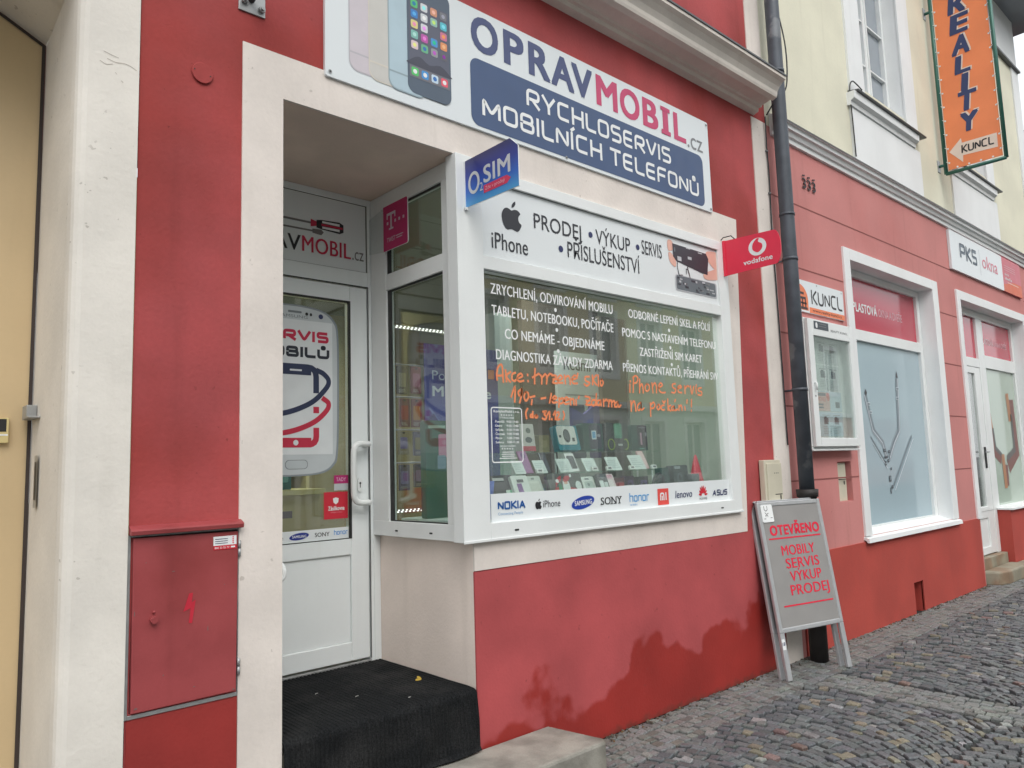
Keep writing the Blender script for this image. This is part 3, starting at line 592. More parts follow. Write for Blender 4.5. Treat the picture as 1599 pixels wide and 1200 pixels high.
# opening hours transfer
b = MB(); fr_ = rr_pts(2.492, 2.704, 1.524, 1.806, .014, 5)
b.stroke(GL, fr_, .006, .001, WHITE, closed=True)
b.text(GL, "KompletMobil s.r.o.", 2.508, 1.781, .18, .0125, .001, WHITE, bold=.02)
b.text(GL, "★ ★ ★ ★ ★" if False else "* * * * *", 2.556, 1.758, .08, .014, .001, WHITE, bold=.02); b.text(GL, "OTEVÍRACÍ DOBA", 2.548, 1.750, .10, .008, .001, WHITE, bold=.01)
for k, (d_, t_) in enumerate((("Pondělí", "9:00-17:00"), ("Úterý", "9:00-17:00"), ("Středa", "9:00-17:00"), ("Čtvrtek", "9:00-17:00"), ("Pátek", "9:00-17:00"), ("Sobota", "9:00-11:30"))):
    z = 1.728-k*.0213; b.text(GL, d_, 2.518, z, .009*len(d_), .0115, .001, WHITE, bold=.018); b.text(GL, t_, 2.596, z, .082, .0115, .001, WHITE, bold=.018)
b.text(GL, "NEDĚLE ZAVŘENO", 2.548, 1.603, .105, .008, .001, WHITE, bold=.01); b.text(GL, "* * * * *", 2.556, 1.583, .08, .014, .001, WHITE, bold=.02)
for k, wd in enumerate((.08, .09, .085, .12)): b.rect(GL, 2.60-wd/2, 2.60+wd/2, 1.574-k*.0105, 1.5775-k*.0105, .001, WHITE)
b.build("opening_hours", WIN)
# ---------------------------------------------------------------- shop door
DY = .84
DF = FACY(DY)
b = MB()
# fixed frame round the door and fanlight
b.bx(2.278, 2.2995, DY-.0, DY+.07, .452, 3.099, PVC2); b.bx(2.3005, 2.344, DY+.001, DY+.07, .452, 3.099, PVC2)
b.bx(1.358, 1.42, DY, DY+.07, .452, 3.099, PVC2); b.bx(1.42, 2.278, DY, DY+.07, 3.062, 3.099, PVC2); b.bx(1.42, 2.278, DY, DY+.07, 2.570, 2.657, PVC2)
b.bx(1.42, 2.278, DY-.005, DY+.07, .452, .464, ZINC)
b.rect(DF, 2.273, 2.279, .47, 2.57, .0015, GASK); b.rect(DF, 1.42, 2.279, 2.564, 2.571, .0015, GASK)
DOOR = b.build("shop_door", RB, bevel=.003)
b = MB()
LY = DY+.004
LF = FACY(LY)
b.bx(2.158, 2.272, LY, LY+.06, .474, 2.562, PVC2); b.bx(1.424, 1.53, LY, LY+.06, .474, 2.562, PVC2)
b.bx(1.53, 2.158, LY, LY+.06, 2.468, 2.562, PVC2); b.bx(1.53, 2.158, LY, LY+.06, 1.043, 1.136, PVC2); b.bx(1.53, 2.158, LY, LY+.06, .474, .574, PVC2)
b.bx(1.53, 2.158, LY+.012, LY+.04, .574, 1.043, PVC2)
b.build("door_leaf", DOOR, bevel=.005)
b = MB(); b.bx(1.53, 2.158, LY+.02, LY+.03, 1.136, 2.468, GLASS); b.build("glass_pane", DOOR)
b = MB(); b.frame(LF, 1.526, 2.163, 1.132, 2.474, (.006, .014, .004, .010), -.012, .0006, GASK); b.build("gasket", DOOR)
# pull handle and lock
b = MB(); hx = 2.146
pts = [(2.243, LY, 1.652), (2.243, LY-.045, 1.652), (2.232, LY-.058, 1.654), (2.175, LY-.06, 1.652), (2.150, LY-.06, 1.632), (2.142, LY-.06, 1.59), (2.142, LY-.06, 1.39), (2.150, LY-.06, 1.348), (2.175, LY-.06, 1.328), (2.232, LY-.058, 1.326), (2.243, LY-.045, 1.326), (2.243, LY, 1.326)]
b.tube(smooth(pts, 4), .0165, PVC, 12); b.build("pull_handle", DOOR)
b = MB(); b.slab(LF, rr_pts(2.196, 2.226, 1.388, 1.464, .014), 0, .01, PVC); b.ell(LF, 2.211, 1.435, .006, .0065, .0115, GASK); b.rect(LF, 2.2085, 2.2135, 1.41, 1.432, .0118, GASK); b.build("lock", DOOR)
# fanlight panel
b = MB(); FP = FACY(DY+.012); b.box(FP, 1.424, 2.272, 2.66, 3.058, -.004, 0, PANEL)
b.frame(FP, 1.42, 2.278, 2.656, 3.064, (.004, .005, .004, .005), 0, .003, GASK)
PINK = flat(206, 58, 96); PINKR = flat(196, 40, 74); MID = flat(120, 116, 116)
k_ = 1.0
# OPRAVMOBIL.cz
b.text(FP, "OPRAV", 1.455, 2.722, .405, .088, .002, BLK, bold=.016); b.text(FP, "MOBIL", 1.868, 2.724, .305, .088, .002, PINKR, bold=.016); b.text(FP, ".cz", 2.182, 2.724, .075, .075, .002, MID)
def driver(y0, ang, flip):
    c_, s_ = math.cos(ang), math.sin(ang)
    def q(a, v): return (1.50+a*c_-v*s_, y0+a*s_+v*c_)
    b.poly(FP, [q(-.02, -.006), q(.44, -.006), q(.44, .006), q(-.02, .006)], .002, MID)
    b.poly(FP, [q(.42, -.022), q(.46, -.012), q(.46, .012), q(.42, .022)], .0025, PINKR)
    b.poly(FP, [q(.455, -.022), q(.49, -.028), q(.60, -.034), q(.625, -.022), q(.625, .022), q(.60, .034), q(.49, .028), q(.455, .022)], .003, BLK)
    for dv in (-.016, .016): b.poly(FP, [q(.49, dv-.006), q(.60, dv-.007), q(.60, dv+.007), q(.49, dv+.006)], .0036, WHITE)
    b.poly(FP, [q(.485, -.006), q(.62, -.006), q(.62, .006), q(.485, .006)], .0036, PINKR)
driver(2.895, .0, 1)
b.stroke(FP, [(1.44, 2.845), (1.94, 2.850)], .010, .002, MID); b.poly(FP, [(1.93, 2.838), (1.985, 2.833), (2.0, 2.852), (1.985, 2.866), (1.93, 2.862)], .0026, MID)
b.poly(FP, [(1.54, 2.88), (1.58, 2.88), (1.60, 2.897), (1.58, 2.913), (1.54, 2.91)], .0042, MID)
b.build("fanlight_panel", DOOR)
# phone shaped poster stuck on the pane
b = MB(); PF = FACY(LY+.018)
SIL = flat(140, 148, 153, .35); SILD = flat(120, 128, 132, .35)
body = smooth([(1.545, 1.58), (1.56, 1.525), (1.66, 1.492), (1.82, 1.484), (1.98, 1.494), (2.06, 1.535), (2.088, 1.62), (2.096, 1.95), (2.094, 2.26), (2.07, 2.35), (1.99, 2.402), (1.82, 2.418), (1.65, 2.402), (1.57, 2.35), (1.545, 2.26), (1.540, 1.95)], 5, True)
b.slab(PF, body, 0, .002, SIL, SILD)
b.poly(PF, [((p[0]-1.82)*.955+1.82, (p[1]-1.95)*.98+1.95) for p in body], .0026, flat(196, 202, 205, .35))
b.rect(PF, 1.585, 2.055, 1.60, 2.335, .0032, flat(222, 226, 228))
b.rrect(PF, 1.79, 1.87, 2.372, 2.384, .005, .0032, SILD); b.ell(PF, 1.90, 2.372, .009, .009, .0032, BLK, 16); b.ell(PF, 1.925, 2.371, .007, .009, .0032, BLK, 16); b.ell(PF, 1.985, 2.366, .014, .014, .0032, NAVY, 18)
b.text(PF, "SAMSUNG", 1.735, 2.345, .17, .016, .0032, SILD)
b.rrect(PF, 1.775, 1.905, 1.522, 1.572, .022, .0032, SILD); b.rrect(PF, 1.778, 1.902, 1.525, 1.569, .021, .0036, flat(190, 197, 200, .35))
b.techno(PF, "SERVIS", 1.60, 2.217, .432, .062, .0165, .0038, PINKR, r_=.22); b.techno(PF, "MOBILŮ", 1.60, 2.128, .436, .06, .0165, .0038, flat(40, 44, 56), r_=.22)
NV = flat(46, 54, 84); CR = flat(196, 46, 72)
ring_ = fillet([(1.66, 1.93), (1.66, 2.075), (1.955, 2.075), (1.955, 1.935)], .05)
b.stroke(PF, ring_, .034, .0038, NV, cap=False); b.rect(PF, 1.69, 1.925, 2.032, 2.075, .0042, NV); b.rrect(PF, 1.80, 1.87, 2.052, 2.062, .004, .0048, flat(222, 226, 228))
sw = smooth([(1.60, 1.83), (1.68, 1.812), (1.80, 1.83), (1.93, 1.885), (2.015, 1.965), (2.03, 2.01), (2.00, 2.045), (1.965, 2.06)], 6)
b.stroke(PF, sw, .028, .0044, NV)
sw2 = smooth([(1.60, 1.735), (1.70, 1.712), (1.82, 1.728), (1.94, 1.775), (2.015, 1.838), (2.03, 1.88), (2.00, 1.905)], 6)
b.stroke(PF, [(1.955, 1.86), (1.955, 1.825)], .034, .0038, CR, cap=False)
b.stroke(PF, sw2, .028, .0046, CR)
b.stroke(PF, fillet([(1.66, 1.70), (1.66, 1.655), (1.955, 1.655), (1.955, 1.745)], .05), .034, .0038, CR, cap=False); b.rect(PF, 1.69, 1.925, 1.638, 1.69, .0042, CR); b.ell(PF, 1.835, 1.664, .015, .015, .0048, flat(222, 226, 228))
b.build("phone_poster", DOOR)
# stickers on the pane
b = MB(); b.rect(PF, 2.0, 2.147, 1.245, 1.392, .002, flat(206, 44, 62)); b.poly(PF, [(2.055, 1.357), (2.072, 1.362), (2.089, 1.357), (2.087, 1.335), (2.072, 1.323), (2.057, 1.335)], .003, WHITE); b.text(PF, "Zásilkovna", 2.025, 1.292, .10, .022, .003, WHITE, bold=.03); b.text(PF, "výdejní místo", 2.04, 1.278, .07, .007, .003, flat(230, 150, 160))
b.rect(PF, 2.062, 2.150, 1.437, 1.483, .002, flat(180, 40, 110)); b.text(PF, "TADY", 2.075, 1.45, .06, .02, .003, flat(230, 190, 215)); b.rect(PF, 2.062, 2.150, 1.40, 1.4365, .0024, flat(190, 196, 198))
b.build("sticker", DOOR)
b = MB(); b.rect(PF, 1.532, 2.157, 1.137, 1.197, .002, PANEL)
b.text(PF, "NOKIA", 1.545, 1.155, .10, .022, .003, NB, bold=.02); b.text(PF, "iPhone", 1.68, 1.155, .085, .022, .003, INK); b.ell(PF, 1.855, 1.167, .056, .018, .003, flat(36, 52, 140), rot=.1); b.text(PF, "SAMSUNG", 1.815, 1.16, .08, .013, .004, WHITE, bold=.02)
b.text(PF, "SONY", 1.945, 1.156, .088, .022, .003, BLK, bold=.012); b.techno(PF, "honor", 2.06, 1.158, .082, .024, .0032, .003, flat(40, 140, 215), r_=.1)
b.build("brand_strip", DOOR)
# grab rail on the left jamb
b = MB(); pts = [(1.357, .10, 1.064), (1.388, .10, 1.062), (1.410, .10, 1.075), (1.414, .11, 1.11), (1.405, .20, 1.17), (1.404, .42, 1.34), (1.400, .46, 1.37), (1.385, .48, 1.385), (1.357, .48, 1.385)]
b.tube(smooth(pts, 4), .012, PVC, 10); b.build("grab_rail", RB)

# ---------------------------------------------------------------- step and carpet
CONC = mat("worn_concrete", C(146, 143, 134), 0.75, var=0.38, vscale=5, bump=0.9, bscale=30, col2=C(118, 114, 100), c2=(0.5, 0.66))
b = MB(); b.slab(Fr((0, 0, 0), (1, 0, 0), (0, 1, 0)), [(1.20, -.365), (2.83, -.372), (2.862, -.345), (2.80, -.008), (1.20, -.008)], -.015, .172, CONC)
b.build("stone_step", bevel=.014, label="worn concrete step below the carpeted shop entrance", cat="step")
b = MB(); b.bx(1.359, 2.343, .07, .835, 0, .42, CONC); b.bx(1.359, 2.343, .014, .069, 0, .40, CONC); b.build("entrance_step", RB)
def carpet_mat():
    m = bpy.data.materials.new("black_ribbed_carpet"); m.use_nodes = True; n = m.node_tree.nodes; L = m.node_tree.links; bs = n["Principled BSDF"]
    geo = n.new("ShaderNodeNewGeometry"); nz = n.new("ShaderNodeTexNoise"); nz.inputs['Scale'].default_value = 160; nz.inputs['Detail'].default_value = 4; L.new(geo.outputs['Position'], nz.inputs['Vector'])
    n2 = n.new("ShaderNodeTexNoise"); n2.inputs['Scale'].default_value = 5; n2.inputs['Detail'].default_value = 6; L.new(geo.outputs['Position'], n2.inputs['Vector'])
    mr = n.new("ShaderNodeMapRange"); mr.inputs[1].default_value = .45; mr.inputs[2].default_value = .8; L.new(n2.outputs['Fac'], mr.inputs[0])
    mx = n.new("ShaderNodeMix"); mx.data_type = 'RGBA'; L.new(mr.outputs[0], mx.inputs[0]); mx.inputs[6].default_value = (.013, .014, .015, 1); mx.inputs[7].default_value = (.030, .030, .030, 1)
    m3 = n.new("ShaderNodeMix"); m3.data_type = 'RGBA'; m3.blend_type = 'MULTIPLY'; m3.inputs[0].default_value = 1
    v = n.new("ShaderNodeMapRange"); v.inputs[1].default_value = .25; v.inputs[2].default_value = .75; v.inputs[3].default_value = .3; v.inputs[4].default_value = 1.7; L.new(nz.outputs['Fac'], v.inputs[0])
    L.new(mx.outputs[2], m3.inputs[6]); L.new(v.outputs[0], m3.inputs[7]); L.new(m3.outputs[2], bs.inputs['Base Color']); bs.inputs['Roughness'].default_value = .95; bs.inputs['Specular IOR Level'].default_value = .1
    bp = n.new("ShaderNodeBump"); bp.inputs['Strength'].default_value = .8; bp.inputs['Distance'].default_value = .004; L.new(nz.outputs['Fac'], bp.inputs['Height']); L.new(bp.outputs[0], bs.inputs['Normal'])
    return m
CARP = carpet_mat()
# ribs run from the door to the front edge and down it: a real ribbed sheet
path = [(.828, .448)]+[(.60, .449), (.40, .4485), (.20, .449), (.045, .4495)]+[(.012-.024*math.sin(R(a)), .4495-.024*(1-math.cos(R(a)))) for a in (20, 40, 60, 80, 90)]+[(-.018, .32), (-.022, .25), (-.03, .196), (-.045, .178)]
vs_, fs = [], []; nx = 180; x0, x1 = 1.362, 2.330
for j, (y, z) in enumerate(path):
    a = path[max(0, j-1)]; c_ = path[min(len(path)-1, j+1)]; tx, tz = c_[0]-a[0], c_[1]-a[1]; l = math.hypot(tx, tz); ny, nz_ = -tz/l, tx/l
    if nz_ < 0 or (abs(nz_) < .3 and ny > 0): ny, nz_ = -ny, -nz_
    for i in range(nx+1):
        h = (.0 if i % 4 < 2 else .0036)+random.gauss(0, .0006); wob = .006*math.sin(i*.11+j)*(1 if j > 9 else .2)
        vs_.append((x0+(x1-x0)*i/nx, y+ny*h+(wob if j > 9 else 0), z+nz_*h))
for j in range(len(path)-1):
    for i in range(nx): k = j*(nx+1)+i; fs.append((k, k+1, k+nx+2, k+nx+1))
b = MB(); b.add(vs_, fs, CARP); o = b.build("carpet_runner", label="black ribbed carpet laid over the shop's entrance step", cat="carpet", fix=False, loc=(1.85, .4, .43))
sm = o.modifiers.new("thick", 'SOLIDIFY'); sm.thickness = .006; sm.offset = -1
LEAF = mat("yellow_leaf", C(190, 160, 60), .6)
b = MB(); b.poly(Fr((2.20, .30, .461), (1, .4, 0), (-.3, 1, .2)), smooth([(0, 0), (.02, .012), (.05, .004), (.03, -.012)], 3, True), 0, LEAF); b.poly(Fr((2.23, .31, .461), (.4, 1, 0.1), (-1, .3, .1)), smooth([(0, 0), (.02, .010), (.04, 0), (.02, -.010)], 3, True), 0.001, LEAF)
b.build("fallen_leaf", label="small yellow leaf lying on the black carpet by the right cheek wall", cat="leaf")
LITT = mat("paper_scrap", C(160, 160, 156), .8)
for i, (x, y, a, lb) in enumerate(((1.75, .48, .3, "pale paper scrap on the carpet nearest the door leaf"), (1.86, .30, .1, "pale paper scrap in the middle of the carpet"), (2.02, .10, .2, "pale paper scrap near the front edge of the carpet"))):
    b = MB(); b.slab(Fr((x, y, .457), (math.cos(a), math.sin(a), 0), (-math.sin(a), math.cos(a), 0)), [(0, 0), (.02, .002), (.023, .006), (.008, .008)], 0, .0015, LITT)
    b.build("paper_scrap", label=lb, cat="litter", group="paper scraps on the carpet")

# ---------------------------------------------------------------- main sign board
MS = thing("shop_sign", "big white board sign with phone pictures and a navy plate above the shop door", "sign", (3.08, -.02, 3.27))
SP = FACY(-.02)
MAG = flat(200, 70, 112); SGB = mat("white_sign_board", C(222, 228, 230), .3); NVS = flat(74, 84, 124); NVP = flat(68, 88, 124)
b = MB(); b.slab(SP, rr_pts(1.549, 4.611, 3.268, 3.944, .012, 3), -.019, 0, SGB); b.build("board", MS, bevel=.0015)
for ch, u0, u1, m_ in (("O", 2.399, 2.59, NVS), ("P", 2.63, 2.782, NVS), ("R", 2.818, 2.991, NVS), ("A", 2.998, 3.192, NVS), ("V", 3.173, 3.359, NVS), ("M", 3.392, 3.594, MAG), ("O", 3.619, 3.818, MAG), ("B", 3.85, 4.015, MAG), ("I", 4.068, 4.128, MAG), ("L", 4.190, 4.33, MAG)):
    b = MB(); t_ = min(1, (u0-2.39)/1.9); v0 = 3.716-.004*t_
    b.text(SP, ch, u0, v0, u1-u0, .186, .0015, m_, bold=.034)
    if ch == "I": b.rect(SP, u0-.022, u1+.022, v0-.004, v0+.026, .003, m_); b.rect(SP, u0-.022, u1+.022, v0+.162, v0+.190, .003, m_)
    b.build("letter", MS)
b = MB(); b.text(SP, ".cz", 4.345, 3.692, .185, .125, .0015, GREY); b.build("lettering", MS)
b = MB(); b.rrect(SP, 2.388, 4.518, 3.288, 3.664, .055, .0012, NVP); b.build("blue_plate", MS)
b = MB(); b.techno(SP, "RYCHLOSERVIS", 2.79, 3.506, 1.345, .112, .0195, .0024, WHITE, r_=.22); b.techno(SP, "MOBILNÍCH TELEFONŮ", 2.463, 3.348, 1.985, .112, .0195, .0024, WHITE, r_=.22); b.build("plate_lettering", MS)
def phone_back(u0, u1, v0, col, edge, w_):
    b = MB(); b.rrect(SP, u0, u1, v0, 3.93, .05, w_, edge); b.rrect(SP, u0+.006, u1-.004, v0+.007, 3.925, .046, w_+.0004, col)
    b.rect(SP, u0+.006, u1-.004, v0+.085, v0+.094, w_+.0008, edge); b.build("phone_picture", MS)
phone_back(1.668, 1.93, 3.338, flat(206, 198, 204), flat(188, 184, 190), .001); phone_back(1.772, 2.03, 3.327, flat(202, 200, 194), flat(214, 208, 196), .0022); phone_back(1.880, 2.10, 3.32, flat(178, 200, 210), flat(150, 168, 176), .0034)
b = MB(); b.rrect(SP, 1.990, 2.256, 3.335, 3.93, .045, .0046, flat(84, 98, 114)); b.rect(SP, 2.001, 2.246, 3.418, 3.835, .0052, flat(92, 96, 112)); b.rect(SP, 2.001, 2.246, 3.418, 3.478, .0056, flat(116, 116, 124)); b.poly(SP, smooth([(2.002, 3.50), (2.06, 3.535), (2.12, 3.51), (2.19, 3.53), (2.245, 3.50), (2.245, 3.482), (2.002, 3.482)], 3, True), .0056, flat(70, 72, 86))
APP = [(90, 190, 120), (210, 214, 218), (214, 150, 120), (120, 122, 128), (60, 130, 200), (208, 212, 216), (150, 190, 180), (90, 190, 205), (222, 210, 140), (214, 216, 220), None, (206, 120, 150), (130, 190, 180), (190, 90, 170), (80, 150, 210), (228, 150, 100), (222, 200, 206), (110, 180, 140), (150, 152, 156), (100, 100, 108)]
for i, c_ in enumerate(APP):
    if c_ is None: continue
    r_, q = divmod(i, 4); uu, vv = 2.012+q*.060, 3.785-r_*.0545; b.rrect(SP, uu, uu+.042, vv, vv+.042, .009, .006, flat(*c_))
    b.ell(SP, uu+.021, vv+.021, .011, .011, .0064, flat(*[min(255, x+random.choice((-60, 40, 50))) if x+40 > 100 else 90 for x in c_]), 10)
for q, c_ in enumerate(((90, 200, 110), (70, 150, 215), (200, 220, 236), (232, 90, 110))): b.rrect(SP, 2.012+q*.060, 2.054+q*.060, 3.428, 3.470, .009, .006, flat(*c_)); b.ell(SP, 2.033+q*.060, 3.449, .012, .012, .0064, flat(60, 120, 190) if q == 2 else WHITE, 10)
b.build("phone_picture", MS, label="dark phone with coloured app icons")
for (x, z) in ((1.572, 3.292), (4.588, 3.29), (4.59, 3.92), (3.10, 3.287), (1.575, 3.92)):
    b = MB(); b.ell(SP, x, z, .0095, .0095, .003, ZINC, 14); b.ell(SP, x, z, .005, .005, .0045, GASK, 10); b.build("screw", MS)

# ---------------------------------------------------------------- flag signs
def grad_mat(name, stops):
    m = bpy.data.materials.new(name); m.use_nodes = True; n = m.node_tree.nodes; L = m.node_tree.links; bs = n["Principled BSDF"]
    geo = n.new("ShaderNodeNewGeometry"); sp = n.new("ShaderNodeSeparateXYZ"); L.new(geo.outputs['Position'], sp.inputs[0])
    mr = n.new("ShaderNodeMapRange"); mr.inputs[1].default_value = stops[0]; mr.inputs[2].default_value = stops[1]; L.new(sp.outputs[2], mr.inputs[0])
    cr = n.new("ShaderNodeValToRGB"); L.new(mr.outputs[0], cr.inputs[0])
    cr.color_ramp.elements[0].position = 0; cr.color_ramp.elements[0].color = (*stops[2], 1); cr.color_ramp.elements[1].position = 1; cr.color_ramp.elements[1].color = (*stops[-1], 1)
    for i, c_ in enumerate(stops[3:-1]): e = cr.color_ramp.elements.new((i+1)/(len(stops)-3)); e.color = (*c_, 1)
    L.new(cr.outputs[0], bs.inputs['Base Color']); bs.inputs['Roughness'].default_value = .35; return m
OS = thing("flag_sign", "small blue flag sign with a red ribbon on the corner post of the show window", "sign", (2.33, -.03, 2.81))
BP = SIDE(2.326)
outl = [(.032, 2.814), (.434, 2.81), (.434, 3.01), (.378, 3.062), (.032, 3.06)]
b = MB(); b.slab(BP, outl, -.006, 0, grad_mat("printed_blue_fade", (2.81, 3.06, C(86, 164, 218), C(50, 104, 196), C(46, 60, 150), C(52, 52, 100))), WHITE); b.build("panel", OS)
b = MB(); SILV = flat(206, 210, 214); b.stroke(BP, [(.103+.037*math.cos(R(a)), 2.927+.05*math.sin(R(a))) for a in range(0, 360, 15)], .0165, .001, SILV, closed=True)
b.text(BP, "2", .148, 2.868, .024, .042, .001, SILV); b.text(BP, "SIM", .178, 2.900, .20, .085, .001, SILV, bold=.02)
b.poly(BP, [(.178, 2.848), (.352, 2.848), (.38, 2.868), (.352, 2.888), (.178, 2.888)], .001, flat(214, 64, 100)); b.text(BP, "Zde v prodeji", .19, 2.861, .145, .018, .002, flat(236, 190, 204)); b.build("lettering", OS)
b = MB(); b.bx(2.318, 2.334, -.05, -.03, 2.80, 2.814, PVC); b.bx(2.318, 2.334, -.034, -.0305, 2.80, 3.06, PVC); b.build("bracket", OS)
VS = thing("flag_sign", "bright red flag sign with a rounded end right of the show window", "sign", (4.70, -.03, 2.81))
VP = SIDE(4.696); VR = flat(230, 50, 78)
outl = [(.032, 2.812), (.432, 2.816)]+[(.452-.02+.042*math.cos(R(a)), 2.934+.118*math.sin(R(a))) for a in range(-75, 80, 15)]+[(.432, 3.054), (.032, 3.068)]
b = MB(); b.slab(VP, outl, -.006, 0, VR, VR); b.build("panel", VS)
b = MB(); b.ell(VP, .302, 2.965, .068, .062, .001, WHITE, 32); b.poly(VP, smooth([(.302, 2.925), (.335, 2.945), (.338, 2.978), (.31, 3.0), (.318, 3.022), (.295, 3.02), (.268, 2.99), (.266, 2.95)], 4, True), .002, VR); b.text(VP, "vodafone", .188, 2.856, .222, .034, .001, WHITE, bold=.02); b.build("lettering", VS)
b = MB(); b.bx(4.69, 4.702, -.05, -.0305, 2.81, 3.07, VR); b.tube([(4.72, .0, 3.085), (4.71, -.03, 3.10), (4.70, -.10, 3.095), (4.698, -.13, 3.062)], .004, GASK, 8); b.build("bracket", VS)
TS = thing("flag_sign", "magenta square sign on a clear plate inside the door recess", "sign", (2.29, .63, 2.74))
CLR = glass("clear_acrylic", (.93, .94, .94), .08); MGT = flat(186, 40, 100)
TP = SIDE(2.287)
b = MB(); b.slab(TP, [(-.832, 2.765), (-.679, 2.745), (-.679, 3.004), (-.832, 2.975)], -.004, 0, CLR); b.build("clear_plate", TS)
b = MB(); b.slab(TP, rr_pts(-.678, -.432, 2.745, 3.008, .012, 3, (1, 1, 0, 0)), -.005, .001, MGT, WHITE); b.build("panel", TS)
b = MB(); LT = flat(206, 190, 200); u0 = -.64
b.rect(TP, u0+.005, u0+.085, 2.945, 2.96, .002, LT); b.rect(TP, u0+.0, u0+.011, 2.925, 2.96, .0022, LT); b.rect(TP, u0+.079, u0+.09, 2.925, 2.96, .0022, LT); b.rect(TP, u0+.037, u0+.053, 2.86, 2.945, .002, LT); b.rect(TP, u0+.022, u0+.068, 2.86, 2.87, .0024, LT)
for du in (.0, .079, .12, .162): b.rect(TP, u0+du, u0+du+.016, 2.893, 2.91, .002, LT)
b.text(TP, "TWIST", u0, 2.79, .085, .026, .002, LT, bold=.01); b.rect(TP, u0+.09, u0+.165, 2.808, 2.813, .002, LT); b.rect(TP, u0+.095, u0+.155, 2.795, 2.80, .002, LT); b.build("lettering", TS)

# ---------------------------------------------------------------- utility cabinet, cover, bracket on the left pier
CB = thing("utility_cabinet", "red painted electric meter cabinet door in the pier left of the shop entrance", "cabinet", (.985, 0, .67))
REDM = mat("red_painted_steel", C(158, 70, 72), 0.5, var=0.12, vscale=5, bump=0.08, bscale=60, col2=C(142, 58, 58), c2=(.5, .72), streak=.14)
b = MB(); b.frame(FAC, .782, 1.186, .672, 1.30, (.012, .010, .014, .008), -.006, .006, ZINC); b.bx(.80, 1.178, .006, .018, .69, 1.30, GASK); b.build("frame", CB, bevel=.002)
b = MB(); b.slab(FAC, [(.803, .692), (1.170, .694), (1.174, 1.286), (.799, 1.290)], -.004, .016, REDM); b.build("door", CB, bevel=.003)
b = MB(); b.prof([(-.004, 1.302), (-.035, 1.300), (-.038, 1.316), (-.030, 1.322), (-.0, 1.334)], .786, 1.188, REDM); b.build("cap", CB, bevel=.002)
b = MB(); b.tube([(.87, -.012, 1.0), (.87, -.034, 1.0)], [.013, .012], REDM, 14); b.tube([(.87, -.015, 1.022), (.87, -.022, 1.03)], .004, REDM, 8); b.build("knob", CB)
b = MB(); b.poly(FAC, [(.992, 1.075), (1.006, 1.077), (1.002, 1.042), (1.016, 1.05), (1.004, .968), (.992, .97), (.998, 1.022), (.972, 1.012)], .0175, flat(196, 44, 62)); b.build("lightning_mark", CB)
b = MB(); b.rect(FAC, 1.078, 1.166, 1.238, 1.272, .0175, WHITE); b.rect(FAC, 1.079, 1.166, 1.222, 1.2375, .0175, flat(210, 36, 56)); b.text(FAC, "800 22 55 77", 1.083, 1.226, .055, .007, .0185, WHITE, bold=.01); b.rect(FAC, 1.144, 1.160, 1.227, 1.233, .0185, WHITE)
for k in range(3): b.rect(FAC, 1.084, 1.132, 1.245+k*.008, 1.247+k*.008, .0185, NAVY)
for k in range(4): b.rect(FAC, 1.150, 1.155, 1.243+k*.007, 1.2475+k*.007, .0185, VR)
b.build("sticker", CB)
b = MB()
CHP = mat("bare_metal_chips", C(120, 112, 108), .6, .3)
for (x, z, w_, h) in ((1.06, .93, .003, .022), (.93, 1.16, .012, .003), (.905, .80, .004, .006), (1.12, 1.09, .003, .004), (.84, 1.20, .004, .003), (1.01, .74, .009, .003), (.812, .705, .012, .006), (1.155, .70, .008, .005), (.806, 1.02, .003, .02)): b.poly(FAC, [(x, z), (x+w_, z+h*.2), (x+w_*.8, z+h), (x+w_*.1, z+h*.7)], .0172, CHP)
b.build("paint_chip", CB)
for z in (1.22, .78):
    b = MB(); b.tube([(1.180, -.012, z-.03), (1.180, -.012, z-.001)], .006, ZINC, 8); b.tube([(1.180, -.012, z+.001), (1.180, -.012, z+.03)], .006, ZINC, 8); b.build("hinge", CB)
b = MB(); b.slab(FAC, [(1.017+.042*math.cos(R(a)), 3.10+.043*math.sin(R(a))) for a in range(0, 360, 12)], .0, .009, RED); b.ell(FAC, .985, 3.106, .003, .003, .010, GASK, 8); b.ell(FAC, 1.047, 3.094, .003, .003, .010, GASK, 8)
b.build("junction_cover", bevel=.003, label="round red painted cover plate high on the red pier", cat="cover plate")
WB = thing("wall_bracket", "galvanised steel pole bracket bolted to the red wall above the entrance", "bracket", (1.22, 0, 3.43))
b = MB(); b.bx(1.16, 1.275, -.008, 0, 3.432, 3.62, ZINC); b.build("plate", WB, bevel=.002)
for (x, z) in ((1.182, 3.475), (1.257, 3.462), (1.182, 3.59), (1.257, 3.58)):
    b = MB(); b.tube([(x, -.008, z), (x, -.022, z)], .014, ZINC, 6); b.tube([(x, -.022, z), (x, -.030, z)], .008, ZINC, 10); b.build("bolt", WB)
b = MB(); b.tube([(1.212, -.008, 3.49), (1.218, -.12, 3.52), (1.225, -.26, 3.56)], .014, mat("dull_steel_tube", C(96, 92, 92), .5, .6), 12); b.build("arm", WB)
b = MB(); b.tube([(1.236, -.24, 3.456), (1.236, -.24, 3.80)], .021, mat("grey_tube", C(150, 146, 142), .5, .2), 14); b.build("tube", WB)

